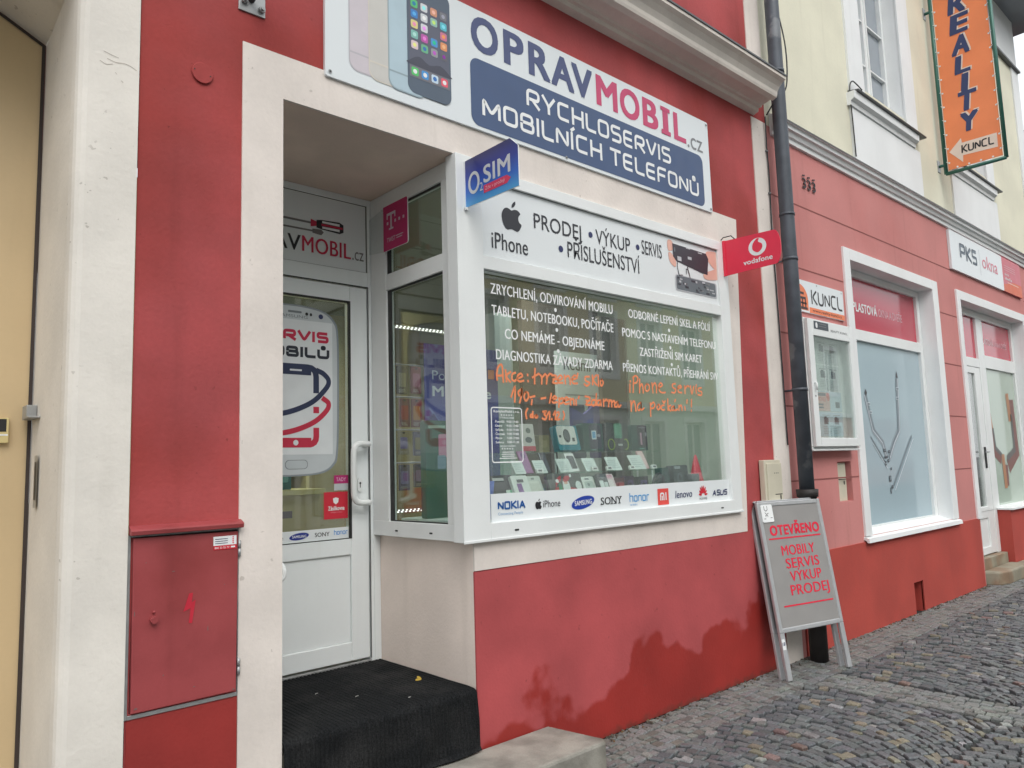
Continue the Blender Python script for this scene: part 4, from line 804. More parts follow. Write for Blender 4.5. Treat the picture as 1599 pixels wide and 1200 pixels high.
# ---------------------------------------------------------------- neighbour on the left
NBG = thing("neighbouring_house", "pale plastered house with a beige arched gate left of the red shop", "building", (-.9, 0, 0))
b = MB(); arch = [(.588-s, 3.36+.56*s-.19*s*s) for s in [i*.15 for i in range(20)]]
vs0 = [(a, -.012, z) for a, z in arch]; 
b.wall(FAC, -7, -2.262, 0, TOP, [], .1, PILW)
pts = arch
for i in range(len(pts)-1):
    (a, z), (c_, z2) = pts[i], pts[i+1]
    b.add([(a, -.012, z), (c_, -.012, z2), (c_, -.012, TOP), (a, -.012, TOP)], [(0, 1, 2, 3)], PILW)
    b.add([(a, -.012, z), (c_, -.012, z2), (c_, .66, z2), (a, .66, z)], [(0, 1, 2, 3)], PILW)
b.build("wall", NBG, fix=False)
b = MB()
# rounded pier between the gate reveal and the red wall
pr = [(.782, .01), (.782, -.012), (.612, -.012), (.596, -.008), (.584, .004), (.578, .02), (.575, .06), (.590, .66), (.782, .66)]
b.slab(Fr((0, 0, 0), (1, 0, 0), (0, 1, 0)), pr, 0, TOP, PILW); b.build("pier", NBG)
CRK = mat("plaster_crack", C(156, 144, 134), .9)
b = MB()
for st in ([(.648, 3.02), (.668, 3.012), (.69, 3.02)], [(.672, 3.035), (.70, 3.03), (.73, 3.035), (.75, 3.032), (.772, 3.022)], [(.66, 3.06), (.68, 3.055), (.71, 3.05)], [(.70, 2.99), (.705, 2.985)], [(.72, 2.965), (.727, 2.96)]):
    b.stroke(FAC, smooth(st, 4), .0015, .0135, CRK)
b.build("crack", NBG)
GATE = mat("beige_gate_sheet", C(206, 182, 142), 0.5, var=0.05, vscale=2, streak=0.05)
b = MB(); gp = [(a, z-.004) for a, z in arch]; gp = [(.588, 0.02)]+gp+[(-2.262, .02)]
b.slab(FACY(.65), gp, -.05, 0, GATE); gt = b.build("gate", NBG)
b = MB(); b.stroke(FACY(.645), [(.580, .02), (.580, 3.35)]+[(a-.004, z-.012) for a, z in arch[1:]], .014, .001, mat("dark_rubber_seal", C(60, 50, 46), .7)); b.build("seal", gt)
b = MB(); kf = FACY(.649); b.slab(kf, rr_pts(.44, .509, 1.655, 1.755, .006), 0, .02, flat(214, 196, 140)); b.rect(kf, .445, .500, 1.70, 1.75, .021, GASK); b.rect(kf, .445, .506, 1.684, 1.690, .021, WHITE); b.build("keypad", gt, bevel=.002)
b = MB(); RV = Fr((.578, 0, 0), (0, 1, 0), (0, 0, 1)); b.box(Fr((.58, 0, 0), (0, -1, 0), (0, 0, 1)), -.62, -.53, 1.745, 1.80, -.005, .03, ZINC); b.box(Fr((.58, 0, 0), (0, -1, 0), (0, 0, 1)), -.53, -.46, 1.745, 1.752, -.005, .035, ZINC); b.build("latch_bracket", NBG, bevel=.002)
b = MB(); q = Fr((.581, .47, 0), (-.02, -1, 0), (0, 0, 1)); b.rrect(q, -.03, .035, 1.40, 1.60, .006, .004, ZINC); b.rect(q, -.012, .02, 1.43, 1.575, .006, GASK); b.build("strike_plate", NBG)
# ================================================================ pink and yellow house on the right
PB = thing("pink_house", "house with a pink shop floor and pale yellow upper storey right of the drainpipe", "building", (9.5, 0, 0))
PINKW = mat("pink_render", C(200, 132, 128), 0.85, var=0.08, vscale=1.3, bump=0.2, bscale=70, col2=C(194, 122, 118), c2=(0.5, 0.68), streak=0.12, speck=.18)
YELW = mat("pale_yellow_render", C(224, 221, 200), 0.85, var=0.08, vscale=1.4, bump=0.25, bscale=60, streak=0.12, speck=.15)
WHW = mat("white_render", C(232, 234, 234), 0.8, var=0.04, vscale=2, bump=0.15, bscale=60, streak=0.06)
PLR = mat("brick_red_plinth", C(178, 72, 62), 0.8, var=0.12, vscale=2, bump=0.25, bscale=60, streak=0.06)
XE = 13.45
b = MB(); b.wall(FAC, 5.492, XE, 0, 4.2, [(6.837, 8.874, .80, 3.29), (9.763, 10.87, -.01, 3.293, 'rb'), (10.87, 12.30, .78, 3.293, 'l'), (6.302, 6.56, 1.12, 1.455, '', PINKW), (7.68, 7.905, -.01, .285, 'b', PLR)], .16, PINKW, WHW)
b.add([(XE, 0, 0), (XE, 9, 0), (XE, 9, 8.2), (XE, 0, 8.2)], [(0, 1, 2, 3)], PINKW)
b.build("wall", PB, fix=False)
for z in (3.617, 3.065, 2.49, 1.905, 1.32):
    if z > 3.5: segs = ((5.50, 9.60), (12.5, XE))
    else: segs = ((5.50, 6.70), (9.04, 9.63), (12.45, XE))
    for a, c_ in segs: b = MB(); b.rect(FAC, a, c_, z-.006, z+.006, .0015, mat("groove_line", C(140, 82, 78), .9)); b.build("wall_groove", PB)
b = MB(); b.wall(FAC, 5.492, XE, 4.2, 8.2, [(7.50, 8.56, 5.16, 7.1), (10.25, 11.31, 5.16, 7.1)], .16, YELW, WHW); b.build("upper_wall", PB, fix=False)
b = MB()
b.bx(5.56, 7.68, -.012, .01, 0, .752, PLR); b.bx(7.905, 9.70, -.012, .01, 0, .752, PLR); b.bx(7.68, 7.905, -.012, .01, .285, .752, PLR)
b.bx(10.87, XE, -.012, .14, 0, .775, PLR); b.bx(7.66, 7.92, .10, .14, 0, .30, PLR); b.build("plinth", PB)
b = MB(); b.prof([(0, 4.125), (-.022, 4.128), (-.025, 4.165), (-.042, 4.172), (-.055, 4.205), (-.075, 4.212), (-.079, 4.245), (-.098, 4.248), (-.10, 4.262), (0, 4.315)], 5.56, XE+.1, WHW, top={7: TINM, 8: TINM}); b.build("cornice", PB)
b = MB(); b.bx(5.55, XE, -.018, .002, 7.38, 8.2, WHW); b.bx(13.12, XE+.02, -.02, .002, 4.32, 7.36, WHW); b.bx(12.2, XE+.02, -.06, .002, 7.35, 7.38, TINM); b.build("frieze", PB)
b = MB(); EAV = mat("grey_eave_board", C(150, 156, 164), .7, var=.06); b.bx(5.5, XE+.5, -.62, .3, 8.202, 8.26, EAV); b.bx(5.5, XE+.5, -.70, -.622, 8.16, 8.34, mat("blue_grey_gutter", C(92, 112, 150), .4, .3)); b.build("eave", PB)
ROOF = mat("dark_slate_roof", C(84, 90, 104), .7, var=.15, vscale=6)
b = MB(); b.slab(Fr((0, 0, 0), (0, 1, 0), (0, 0, 1)), [(-.62, 8.27), (4.2, 12.2), (9.0, 8.27)], 5.5, XE+.5, ROOF); b.build("roof", PB)
# upper windows
FGL = mat("dusk_window_pane", C(150, 158, 166), .08, var=.05, spec=.8); WFR = PVC
for i, x0 in enumerate((7.50, 10.25)):
    b = MB(); x1 = x0+1.06
    b.bx(x0-.34, x0, -.022, .003, 5.0, 7.4, WHW); b.bx(x1, x1+.32, -.022, .003, 5.0, 7.4, WHW); b.bx(x0, x1, -.022, .003, 7.1, 7.4, WHW); b.bx(x0-.36, x1+.33, -.02, .003, 4.312, 4.86, WHW)
    W_ = b.build("upper_window", PB)
    b = MB(); b.prof([(.0, 4.862), (-.035, 4.862), (-.04, 4.90), (-.075, 4.92), (-.08, 4.99), (0, 4.99)], x0-.40, x1+.17, WHW); b.prof([(0, 4.992), (-.10, 4.992), (-.105, 5.005), (.15, 5.06), (.15, 5.03)], x0-.36, x1+.32, TINM); b.build("sill", W_)
    b = MB(); fr_ = FACY(.14); b.frame(fr_, x0, x1, 5.06, 7.1, (.05, .05, .05, .05), -.05, 0, WFR); b.box(fr_, (x0+x1)/2-.03, (x0+x1)/2+.03, 5.11, 7.05, -.05, .001, WFR)
    for hx0, hx1 in ((x0+.05, (x0+x1)/2-.03), ((x0+x1)/2+.03, x1-.05)):
        b.frame(fr_, hx0, hx1, 5.11, 7.05, (.028, .028, .03, .03), -.04, .012, WFR)
        for z in (5.62, 6.13, 6.64): b.box(fr_, hx0+.028, hx1-.028, z-.009, z+.009, -.03, .006, WFR)
    b.build("window_frame", W_)
    b = MB(); b.box(fr_, x0+.05, x1-.05, 5.11, 7.05, -.04, -.028, FGL); b.build("pane", W_)
# lower display window with films
FY = .13
LW = FACY(FY)
b = MB(); b.bx(6.712, 6.837, -.02, .004, .80, 3.395, WHW); b.bx(8.874, 9.03, -.02, .004, .80, 3.395, WHW); b.bx(6.837, 8.874, -.02, .004, 3.29, 3.395, WHW)
W_ = b.build("shop_window", PB, bevel=.003)
b = MB(); b.frame(LW, 6.84, 8.872, .80, 3.288, (.075, .08, .05, .07), -.06, 0, PVC); b.box(LW, 6.915, 8.792, 2.60, 2.706, -.06, -.001, PVC); b.build("window_frame", W_, bevel=.003)
b = MB(); b.prof([(.13, .80), (.13, .835), (-.045, .782), (-.05, .745), (-.03, .745), (-.02, .765)], 6.70, 9.04, WHW); b.build("sill", W_)
FRED = mat("red_window_film", C(190, 62, 80), .1, var=.02, spec=.7); FBLU = mat("pale_blue_window_film", C(168, 188, 196), .08, var=.03, vscale=1, spec=.7); FGRN = mat("pale_green_window_film", C(176, 192, 178), .08, var=.03, vscale=1, spec=.7)
b = MB(); fl = FACY(FY+.03); b.rect(fl, 6.915, 8.792, 2.706, 3.218, 0, FRED); b.text(fl, "PLASTOVÁ", 7.235, 2.895, .55, .085, .002, WHITE, bold=.03); b.text(fl, "OKNA A DVEŘE", 7.82, 2.897, .60, .08, .002, flat(236, 196, 204)); b.build("red_film", W_)
b = MB(); b.rect(fl, 6.915, 8.792, .85, 2.60, 0, FBLU)
A1, A2, A3, A4 = flat(120, 134, 142, .3), flat(150, 162, 170, .3), flat(206, 214, 220, .3), flat(62, 60, 66, .3)
def pr_(pts, wd, m, w_): b.stroke(fl, pts, wd, w_, m, cap=False)
for off, m_, wd, ww in ((0, A2, .07, .002), (.018, A1, .03, .003), (-.02, A3, .012, .004)):
    pr_([(7.345+off, 2.08), (7.47+off, 1.74), (7.66+off*.6, 1.62), (7.73+off*.3, 1.47)], wd, m_, ww)
    pr_([(8.14-off, 2.28), (8.08-off, 1.74), (7.93-off*.6, 1.62), (7.79-off*.3, 1.47)], wd, m_, ww)
pr_([(7.39, 1.68), (7.70, 1.42)], .016, A1, .0032); pr_([(8.40, 1.69), (7.84, 1.20)], .03, A1, .0032); pr_([(8.43, 1.66), (7.86, 1.15)], .012, A3, .0042); pr_([(7.42, 1.62), (7.72, 1.37)], .01, A3, .0042)
b.poly(fl, [(7.33, 2.10), (7.36, 2.14), (7.385, 2.10), (7.36, 2.07)], .005, A4); b.poly(fl, [(8.115, 2.29), (8.14, 2.36), (8.17, 2.29)], .005, A4)
for (x, z, w_, h) in ((7.655, 1.53, .06, .03), (7.665, 1.47, .08, .02), (7.67, 1.40, .035, .04), (7.76, 1.52, .05, .025), (7.735, 1.43, .04, .03), (7.79, 1.35, .025, .025), (7.735, 1.24, .05, .055), (7.745, 1.12, .02, .06), (7.78, 1.17, .04, .03)): b.rect(fl, x, x+w_, z, z+h, .0055, A4); b.rect(fl, x+.008, x+w_-.008, z+.008, z+h-.006, .006, A1)
for (x, z) in ((7.40, 1.98), (8.12, 2.16), (8.10, 2.06), (7.43, 1.90)): b.rect(fl, x-.03, x+.035, z, z+.03, .0055, A3); b.rect(fl, x-.022, x+.03, z+.004, z+.024, .006, A1)
b.build("picture_film", W_)
# door unit
b = MB(); b.bx(9.645, 9.763, -.02, .004, .745, 3.40, WHW); b.bx(9.763, 12.30, -.02, .004, 3.293, 3.40, WHW); b.bx(12.30, 12.46, -.02, .004, .775, 3.40, WHW); D_ = b.build("door_unit", PB, bevel=.003)
b = MB(); b.frame(LW, 9.77, 12.298, .785, 3.29, (.055, .07, .0, .09), -.06, 0, PVC); b.box(LW, 9.77, 9.825, .265, .785, -.06, 0, PVC)
b.box(LW, 10.745, 10.985, .785, 3.20, -.06, 0, PVC); b.box(LW, 10.745, 10.868, .265, .785, -.06, 0, PVC); b.box(LW, 9.825, 10.745, 2.56, 2.673, -.06, -.001, PVC); b.box(LW, 10.985, 12.228, 2.575, 2.74, -.06, -.001, PVC); b.box(LW, 10.985, 12.228, .785, .82, -.06, -.001, PVC)
b.bx(10.85, 12.46, -.05, .13, .776, .80, WHW); b.build("window_frame", D_, bevel=.003)
b = MB(); b.rect(fl, 9.825, 10.745, 2.673, 3.20, 0, FRED); b.rect(fl, 10.985, 12.228, 2.74, 3.20, 0, FRED); b.text(fl, "PLASTOVÁ", 11.02, 2.90, .46, .075, .002, flat(228, 200, 205), bold=.03); b.text(fl, "OKNA A DVEŘE", 11.51, 2.90, .55, .07, .002, flat(232, 186, 196)); b.build("red_film", D_)
b = MB(); b.rect(fl, 10.985, 12.228, .82, 2.575, 0, FGRN)
W1, W2, W3 = flat(176, 122, 84, .3), flat(120, 66, 58, .3), flat(84, 84, 82, .3)
for pts, wd, m_, ww in (([(11.02, 1.98), (11.08, 1.52), (11.35, 1.40)], .15, W2, .002), ([(11.02, 2.04), (11.09, 1.78)], .09, W1, .003), ([(11.12, 1.80), (11.16, 1.54), (11.38, 1.45)], .06, W3, .003), ([(12.02, 2.20), (12.06, 1.50), (11.62, 1.30)], .2, W2, .002), ([(11.86, 2.28), (11.90, 1.90)], .13, W1, .003), ([(11.96, 2.0), (11.97, 1.52), (11.6, 1.40)], .08, W3, .003), ([(11.42, 1.46), (11.44, 1.02)], .12, W1, .004), ([(11.54, 1.32), (11.52, 1.05)], .10, W2, .003)):
    b.stroke(fl, pts, wd, ww, m_, cap=False)
b.build("picture_film", D_)
b = MB(); dl = FACY(FY+.004); b.box(dl, 9.828, 9.96, .275, 2.555, -.05, 0, PVC); b.box(dl, 10.535, 10.742, .275, 2.555, -.05, 0, PVC); b.box(dl, 9.96, 10.535, 2.475, 2.555, -.05, 0, PVC); b.box(dl, 9.96, 10.535, .70, .835, -.05, 0, PVC); b.box(dl, 9.96, 10.535, .275, .36, -.05, 0, PVC); b.box(dl, 9.96, 10.535, .36, .70, -.04, -.014, PVC)
b.build("door_leaf", D_, bevel=.004)
b = MB(); b.box(dl, 9.96, 10.535, .835, 2.475, -.03, -.02, GLASS); b.build("glass_pane", D_)
b = MB(); b.box(dl, 10.60, 10.65, 1.30, 1.56, 0, .012, GASK); b.tube([tuple(dl(10.625, 1.50, .01)), tuple(dl(10.625, 1.50, .05)), tuple(dl(10.50, 1.50, .055))], .011, ALU, 8); b.build("handle", D_)
b = MB(); 
for (x0, x1, z, h) in ((9.98, 10.1, 1.88, .04), (9.98, 10.06, 1.79, .02), (9.98, 10.12, 1.74, .02), (9.98, 10.11, 1.70, .02), (9.98, 10.12, 1.60, .02), (9.98, 10.14, 1.52, .03)): b.rect(dl, x0, x1, z, z+h, -.018, WHITE)
b.build("sticker", D_)
b = MB(); b.bx(9.55, 13.0, 2.6, 2.7, .2, 3.3, mat("dim_room_wall", C(150, 150, 140), .8)); b.bx(9.45, 9.55, .3, 2.7, .2, 3.3, MATS["dim_room_wall"]); b.bx(9.5, 13, .3, 2.7, .20, .262, FLO); b.bx(9.5, 13, .3, 2.7, 3.3, 3.35, MATS["dim_room_wall"]); b.bx(10.87, 10.93, .25, 2.6, .27, 3.3, MATS["dim_room_wall"]); b.build("interior_wall", PB)
STEP = mat("worn_sandstone", C(146, 140, 122), .6, var=.2, vscale=5, bump=.5, bscale=35, col2=C(144, 122, 100), c2=(.5, .62))
b = MB(); b.bx(9.766, 10.868, .06, .30, -.01, .262, STEP); b.build("threshold", PB, bevel=.006)
b = MB(); b.slab(Fr((0, 0, 0), (1, 0, 0), (0, 1, 0)), [(9.80, .055), (9.84, -.10), (10.02, -.165), (11.5, -.175), (11.55, -.015), (10.868, -.015), (10.86, .055)], -.012, .145, STEP)
b.build("stone_step", bevel=.02, label="worn brown stone step in front of the white shop door on the right", cat="step")

# ---------------------------------------------------------------- drainpipe and cables
DP = thing("drainpipe", "dark grey drainpipe running down between the red shop and the pink house", "drainpipe", (5.51, -.12, 0))
PIPE = mat("dark_grey_pipe_paint", C(78, 84, 92), .5, .2, var=.2, vscale=9, col2=C(112, 116, 120), c2=(.60, .66), streak=.3); PIPE2 = mat("black_cast_iron", C(50, 47, 46), .6, .2, var=.3, vscale=12, col2=C(84, 66, 56), c2=(.58, .66), bump=.3, bscale=50)
b = MB(); b.tube([(5.51, -.12, z) for z in (1.24, 3, 5, 8.15)], .056, PIPE, 20); b.build("pipe", DP)
b = MB(); b.tube([(5.51, -.12, z) for z in (.0, .6, 1.20)], .066, PIPE2, 20); b.tube([(5.51, -.12, 1.202), (5.51, -.12, 1.26)], [.078, .082], PIPE2, 20); b.build("standpipe", DP)
for z in (2.02, 3.05, 4.6):
    b = MB(); b.tube([(5.51, -.12, z-.012), (5.51, -.12, z+.012)], .061, PIPE, 20); b.tube([(5.565, -.12, z), (5.60, -.12, z)], .008, PIPE, 8); b.tube([(5.51, -.065, z), (5.51, .0, z)], .008, PIPE, 8); b.build("pipe_clamp", DP)
b = MB(); b.tube([(5.51, -.12, 3.40), (5.51, -.12, 3.42)], .0605, PIPE, 20); b.build("pipe_joint", DP)
CABL = mat("black_cable", C(40, 40, 42), .6)
b = MB(); b.tube(smooth([(5.445, -.03, 4.24), (5.452, -.022, 4.0), (5.462, -.02, 3.75), (5.45, -.02, 3.45), (5.445, -.02, 3.2), (5.452, -.02, 2.5), (5.455, -.02, 1.6)], 5), .0055, CABL, 8)
for z in (3.95, 3.6, 3.3): b.bx(5.442, 5.462, -.028, -.01, z, z+.012, GREY)
b.build("cable", label="thin dark cable clipped down the cream strip beside the drainpipe", cat="cable")
b = MB(); b.tube(smooth([(5.60, -.05, 5.6), (5.64, -.10, 5.2), (5.655, -.14, 4.85), (5.60, -.15, 4.50), (5.47, -.12, 4.36), (5.45, -.04, 4.25)], 6), .006, CABL, 8); b.build("cable", label="black cable looping round the drainpipe beside the cornice end", cat="cable")
b = MB(); b.tube(smooth([(7.14, -.03, 4.35), (7.13, -.03, 4.7), (7.12, -.03, 5.02), (7.14, -.05, 5.10), (7.22, -.06, 5.09), (7.26, -.09, 5.03)], 5), .006, CABL, 8); b.build("cable", label="thin cable rising to the first upper window's sill on the yellow wall", cat="cable")
b = MB(); b.tube([(4.165, -.01, 5.03), (4.165, -.012, 4.80), (4.165, -.012, 4.52)], .006, CABL, 8); b.ell(FAC, 4.165, 4.80, .013, .02, .02, WHITE, 10); b.build("cable", label="short cable hanging above the shop's cornice on the red wall", cat="cable")

# ---------------------------------------------------------------- meter boxes, number, vent
BOXC = mat("cream_steel_box", C(206, 200, 180), .5, var=.06, vscale=6)
MT = thing("meter_box", "cream meter cabinet on the red wall behind the sandwich board", "meter box", (5.15, 0, .85))
b = MB(); b.bx(5.03, 5.262, -.05, -.008, .82, 1.49, BOXC); b.build("body", MT, bevel=.004)
b = MB(); b.bx(5.055, 5.262, -.058, -.0505, .86, 1.465, BOXC); 
for k in range(3): b.rect(FAC, 5.15+k*.025, 5.162+k*.025, 1.39, 1.396, .059, GASK)
b.build("door", MT, bevel=.002)
b = MB(); b.rect(FAC, 5.15, 5.25, 1.235, 1.241, .059, GASK); b.ell(FAC, 5.225, 1.215, .010, .02, .0595, GASK, 14); b.build("lock", MT)
GM = thing("meter_box", "cream meter box door set into a niche in the pink wall below the notice case", "meter box", (6.41, .03, 1.12))
b = MB(); b.bx(6.303, 6.512, .03, .155, 1.122, 1.445, BOXC); b.build("door", GM)
b = MB(); gf = FACY(.03); b.rect(gf, 6.305, 6.51, 1.30, 1.307, .001, GASK); b.ell(gf, 6.47, 1.275, .012, .018, .0015, GASK, 14); b.rect(gf, 6.34, 6.355, 1.43, 1.435, .001, GASK); b.rect(gf, 6.39, 6.405, 1.43, 1.435, .001, GASK); b.build("lock", GM)
b = MB(); b.text(FAC, "333", 6.045, 3.795, .235, .09, .012, BLK); 
for k in range(3): b.ell(FAC, 6.06+k*.09, 3.905, .008, .008, .012, BLK, 8); b.ell(FAC, 6.085+k*.09, 3.91, .008, .008, .012, BLK, 8)
o = b.build("house_number", label="black house number 333 on the pink wall beside the drainpipe", cat="house number"); sm = o.modifiers.new("thick", 'SOLIDIFY'); sm.thickness = .005; sm.offset = -1

# ---------------------------------------------------------------- agency signs
KS = thing("wall_sign", "white and orange sign with a domed building on the pink wall above the notice case", "sign", (6.22, 0, 2.69))
KF = FACY(-.016); ORG = flat(232, 128, 84); ORD = flat(60, 40, 40)
b = MB(); b.box(KF, 5.79, 6.635, 2.695, 2.962, -.014, 0, SGB); b.build("board", KS)
b = MB(); b.poly(KF, [(5.80, 2.71)]+[(5.80+.0+.17*math.sin(R(a)), 2.80+.13*math.cos(R(a))) for a in range(0, 91, 10)]+[(5.97, 2.71)], .001, ORG)
for (x0, x1, z0, z1) in ((5.80, 5.95, 2.715, 2.735), (5.81, 5.94, 2.76, 2.775), (5.82, 5.93, 2.80, 2.82), (5.84, 5.90, 2.84, 2.86), (5.81, 5.83, 2.735, 2.80), (5.86, 5.88, 2.735, 2.80), (5.91, 5.93, 2.735, 2.80)): b.rect(KF, x0, x1, z0, z1, .002, ORD)
b.techno(KF, "KUNCL", 6.03, 2.775, .57, .125, .018, .001, BLK, r_=.3); b.rect(KF, 5.985, 6.635, 2.697, 2.745, .001, ORG); b.text(KF, "www.reality-kuncl.cz", 6.04, 2.712, .54, .024, .002, ORD); b.build("lettering", KS)
for (x, z) in ((6.14, 2.945), (6.60, 2.94)): b = MB(); b.ell(KF, x, z, .008, .008, .002, ZINC, 10); b.build("screw", KS)
NC = thing("notice_case", "white glazed notice case full of property sheets on the pink wall", "notice case", (6.15, 0, 1.56))
b = MB(); b.frame(FAC, 5.735, 6.565, 1.565, 2.625, (.03, .03, .03, .03), .0, .075, PVC); b.bx(5.765, 6.535, -.012, -.002, 1.595, 2.595, PVC); b.bx(5.72, 6.58, -.09, -.002, 1.548, 1.5645, PVC); b.build("case", NC, bevel=.004)
CF = FACY(-.078)
b = MB(); b.frame(CF, 5.745, 6.552, 1.582, 2.615, (.085, .065, .07, .135), 0, .03, PVC); DR = b.build("glazed_door", NC, bevel=.004)
b = MB(); b.box(CF, 5.83, 6.487, 1.652, 2.48, .008, .013, GLASS); b.build("glass_pane", DR)
b = MB(); b.rect(CF, 5.845, 6.10, 2.535, 2.60, .031, flat(70, 78, 84)); b.ell(CF, 5.89, 2.567, .018, .024, .032, WHITE, 16); b.rect(CF, 5.93, 6.06, 2.58, 2.585, .032, GREY); b.rect(CF, 5.93, 6.06, 2.56, 2.565, .032, GREY); b.text(CF, "REALITY KUNCL", 6.14, 2.535, .31, .018, .031, BLK); b.build("lettering", DR)
b = MB(); b.tube([tuple(CF(5.79, 2.09, .03)), tuple(CF(5.79, 2.09, .045)), tuple(CF(5.79, 2.03, .047))], .008, PVC, 8); b.ell(CF, 5.79, 1.985, .008, .008, .031, GASK, 10); b.build("latch", DR)
PAP = flat(206, 212, 212, .7); PAPB = flat(196, 210, 220, .7)
for k, (z0, z1, lb) in enumerate(((2.28, 2.47, "top row sheet of property notices in the white case"), (2.06, 2.265, "second row sheet of property notices in the white case"), (1.88, 2.045, "pink and blue advert sheet in the white notice case"), (1.67, 1.868, "bottom row sheet of property notices in the white case"))):
    b = MB(); nf = FACY(-.014); b.box(nf, 5.845, 6.44, z0, z1, .0005, .0025, PAP if k < 2 else PAPB)
    if k != 2:
        for q in range(3):
            u0 = 5.88+q*.19; b.rect(nf, u0+.02, u0+.10, z0+.10, z0+.155, .0035, flat(96, 100, 108)); b.rect(nf, u0+.03, u0+.07, z0+.115, z0+.165, .004, flat(70, 76, 86)); b.rect(nf, u0, u0+.13, z0+.172, z0+.178, .0035, GREY)
            for j in range(5): b.rect(nf, u0, u0+random.uniform(.08, .14), z0+.02+j*.014, z0+.025+j*.014, .0035, flat(160, 164, 168))
    else:
        b.rect(nf, 5.86, 6.22, z0+.0, z0+.155, .0035, flat(222, 180, 172)); b.rect(nf, 5.87, 6.15, z0+.125, z0+.15, .0042, flat(110, 100, 110)); b.text(nf, "PRODEJ", 5.88, z0+.085, .26, .028, .0042, flat(220, 110, 100), bold=.02); b.ell(nf, 6.19, z0+.12, .03, .035, .0042, flat(226, 120, 110))
        for j in range(2): b.rect(nf, 5.88, 6.10, z0+.02+j*.025, z0+.035+j*.025, .0042, flat(100, 96, 108))
        b.rect(nf, 6.32, 6.40, z0+.03, z0+.08, .0035, flat(96, 100, 108))
    b.build("notice_sheet", label=lb, cat="notice", group="notices in the white glazed case")
PK = thing("wall_sign", "long white sign board with a pink end under the white cornice", "sign", (10.8, 0, 3.65))
QF = FACY(-.03)
b = MB(); b.box(QF, 9.55, 11.52, 3.63, 4.10, -.028, 0, SGB); b.box(QF, 11.522, 12.35, 3.63, 4.10, -.028, 0, flat(206, 108, 120)); b.build("board", PK)
b = MB(); b.techno(QF, "PKS", 9.88, 3.80, .60, .185, .035, .002, flat(110, 122, 134), r_=.1); b.techno(QF, "PKS", 9.865, 3.808, .60, .185, .014, .0035, flat(70, 84, 98), r_=.1); b.rect(QF, 10.585, 10.592, 3.70, 4.03, .002, flat(180, 186, 190))
b.text(QF, "okna", 10.68, 3.815, .62, .17, .002, flat(222, 120, 140)); b.poly(QF, [(11.522, 3.63), (12.35, 3.63), (12.35, 3.80), (12.0, 3.80), (11.522, 3.72)], .001, flat(216, 100, 62))
b.text(QF, "okna", 11.60, 3.86, .18, .035, .002, WHITE); b.text(QF, "dveře", 11.60, 3.80, .3, .035, .002, WHITE, bold=.02); 
for k in range(3): b.rect(QF, 11.60, 12.1, 3.93+k*.03, 3.938+k*.03, .002, flat(226, 170, 178))
b.rect(QF, 11.7, 12.2, 3.76, 3.772, .002, flat(236, 190, 170)); b.build("lettering", PK)
# orange banner
RS = thing("banner_sign", "tall orange banner laced in a green tube frame high on the yellow wall", "banner", (9.51, -.06, 4.74))
RF = SIDE(9.51); GRN = mat("green_painted_tube", C(52, 104, 92), .4, .1, var=.08); ORB = mat("orange_pvc_banner", C(244, 142, 92), .5, var=.06, vscale=2.5)
b = MB()
for (p, q) in (((9.51, -.075, 4.74), (9.51, -.075, 7.36)), ((9.51, -.685, 4.74), (9.51, -.685, 7.36)), ((9.51, -.075, 4.74), (9.51, -.685, 4.74)), ((9.51, -.075, 7.36), (9.51, -.685, 7.36))): b.tube([p, q], .021, GRN, 10)
b.build("frame", RS)
b = MB(); b.box(RF, .105, .655, 4.775, 7.32, -.003, .003, ORB); b.build("banner", RS)
for z in (4.85, 6.76):
    b = MB(); b.tube([(9.51, .0, z), (9.51, -.075, z)], .018, GRN, 8); b.bx(9.47, 9.55, -.008, 0, z-.07, z+.07, ZINC); b.build("wall_arm", RS)
b = MB(); SHD = flat(232, 214, 200); NVY = flat(54, 66, 108)
for ch, zc, hh in (("R", 6.62, .215), ("E", 6.37, .215), ("A", 6.11, .215), ("L", 5.88, .195), ("I", 5.655, .195), ("T", 5.425, .215), ("Y", 5.18, .205)):
    wd = {"I": .07, "L": .165}.get(ch, .19); u0 = .377-wd/2-.03
    b.text(RF, ch, u0+.014, zc+.012, wd, hh, .005, SHD, bold=.055, shear=.12); b.text(RF, ch, u0, zc, wd, hh, .007, NVY, bold=.05, shear=.12)
b.poly(RF, [(.13, 4.985), (.262, 5.112), (.268, 5.055), (.62, 5.05), (.618, 4.885), (.268, 4.905), (.262, 4.825)], .005, SHD); b.techno(RF, "KUNCL", .255, 4.93, .33, .095, .015, .007, BLK, shear=.05, r_=.3); b.build("lettering", RS)
b = MB()
for k in range(15):
    z = 4.86+k*.17
    for u_ in (.118, .642): b.ell(RF, u_, z, .011, .011, .004, WHITE, 10); b.tube([tuple(RF(u_, z, .006)), tuple(RF(.085 if u_ < .3 else .675, z+.02, .012))], .004, WHITE, 6)
for k in range(4): b.ell(RF, .2+k*.12, 4.79, .011, .011, .004, WHITE, 10)
b.build("lacing", RS)

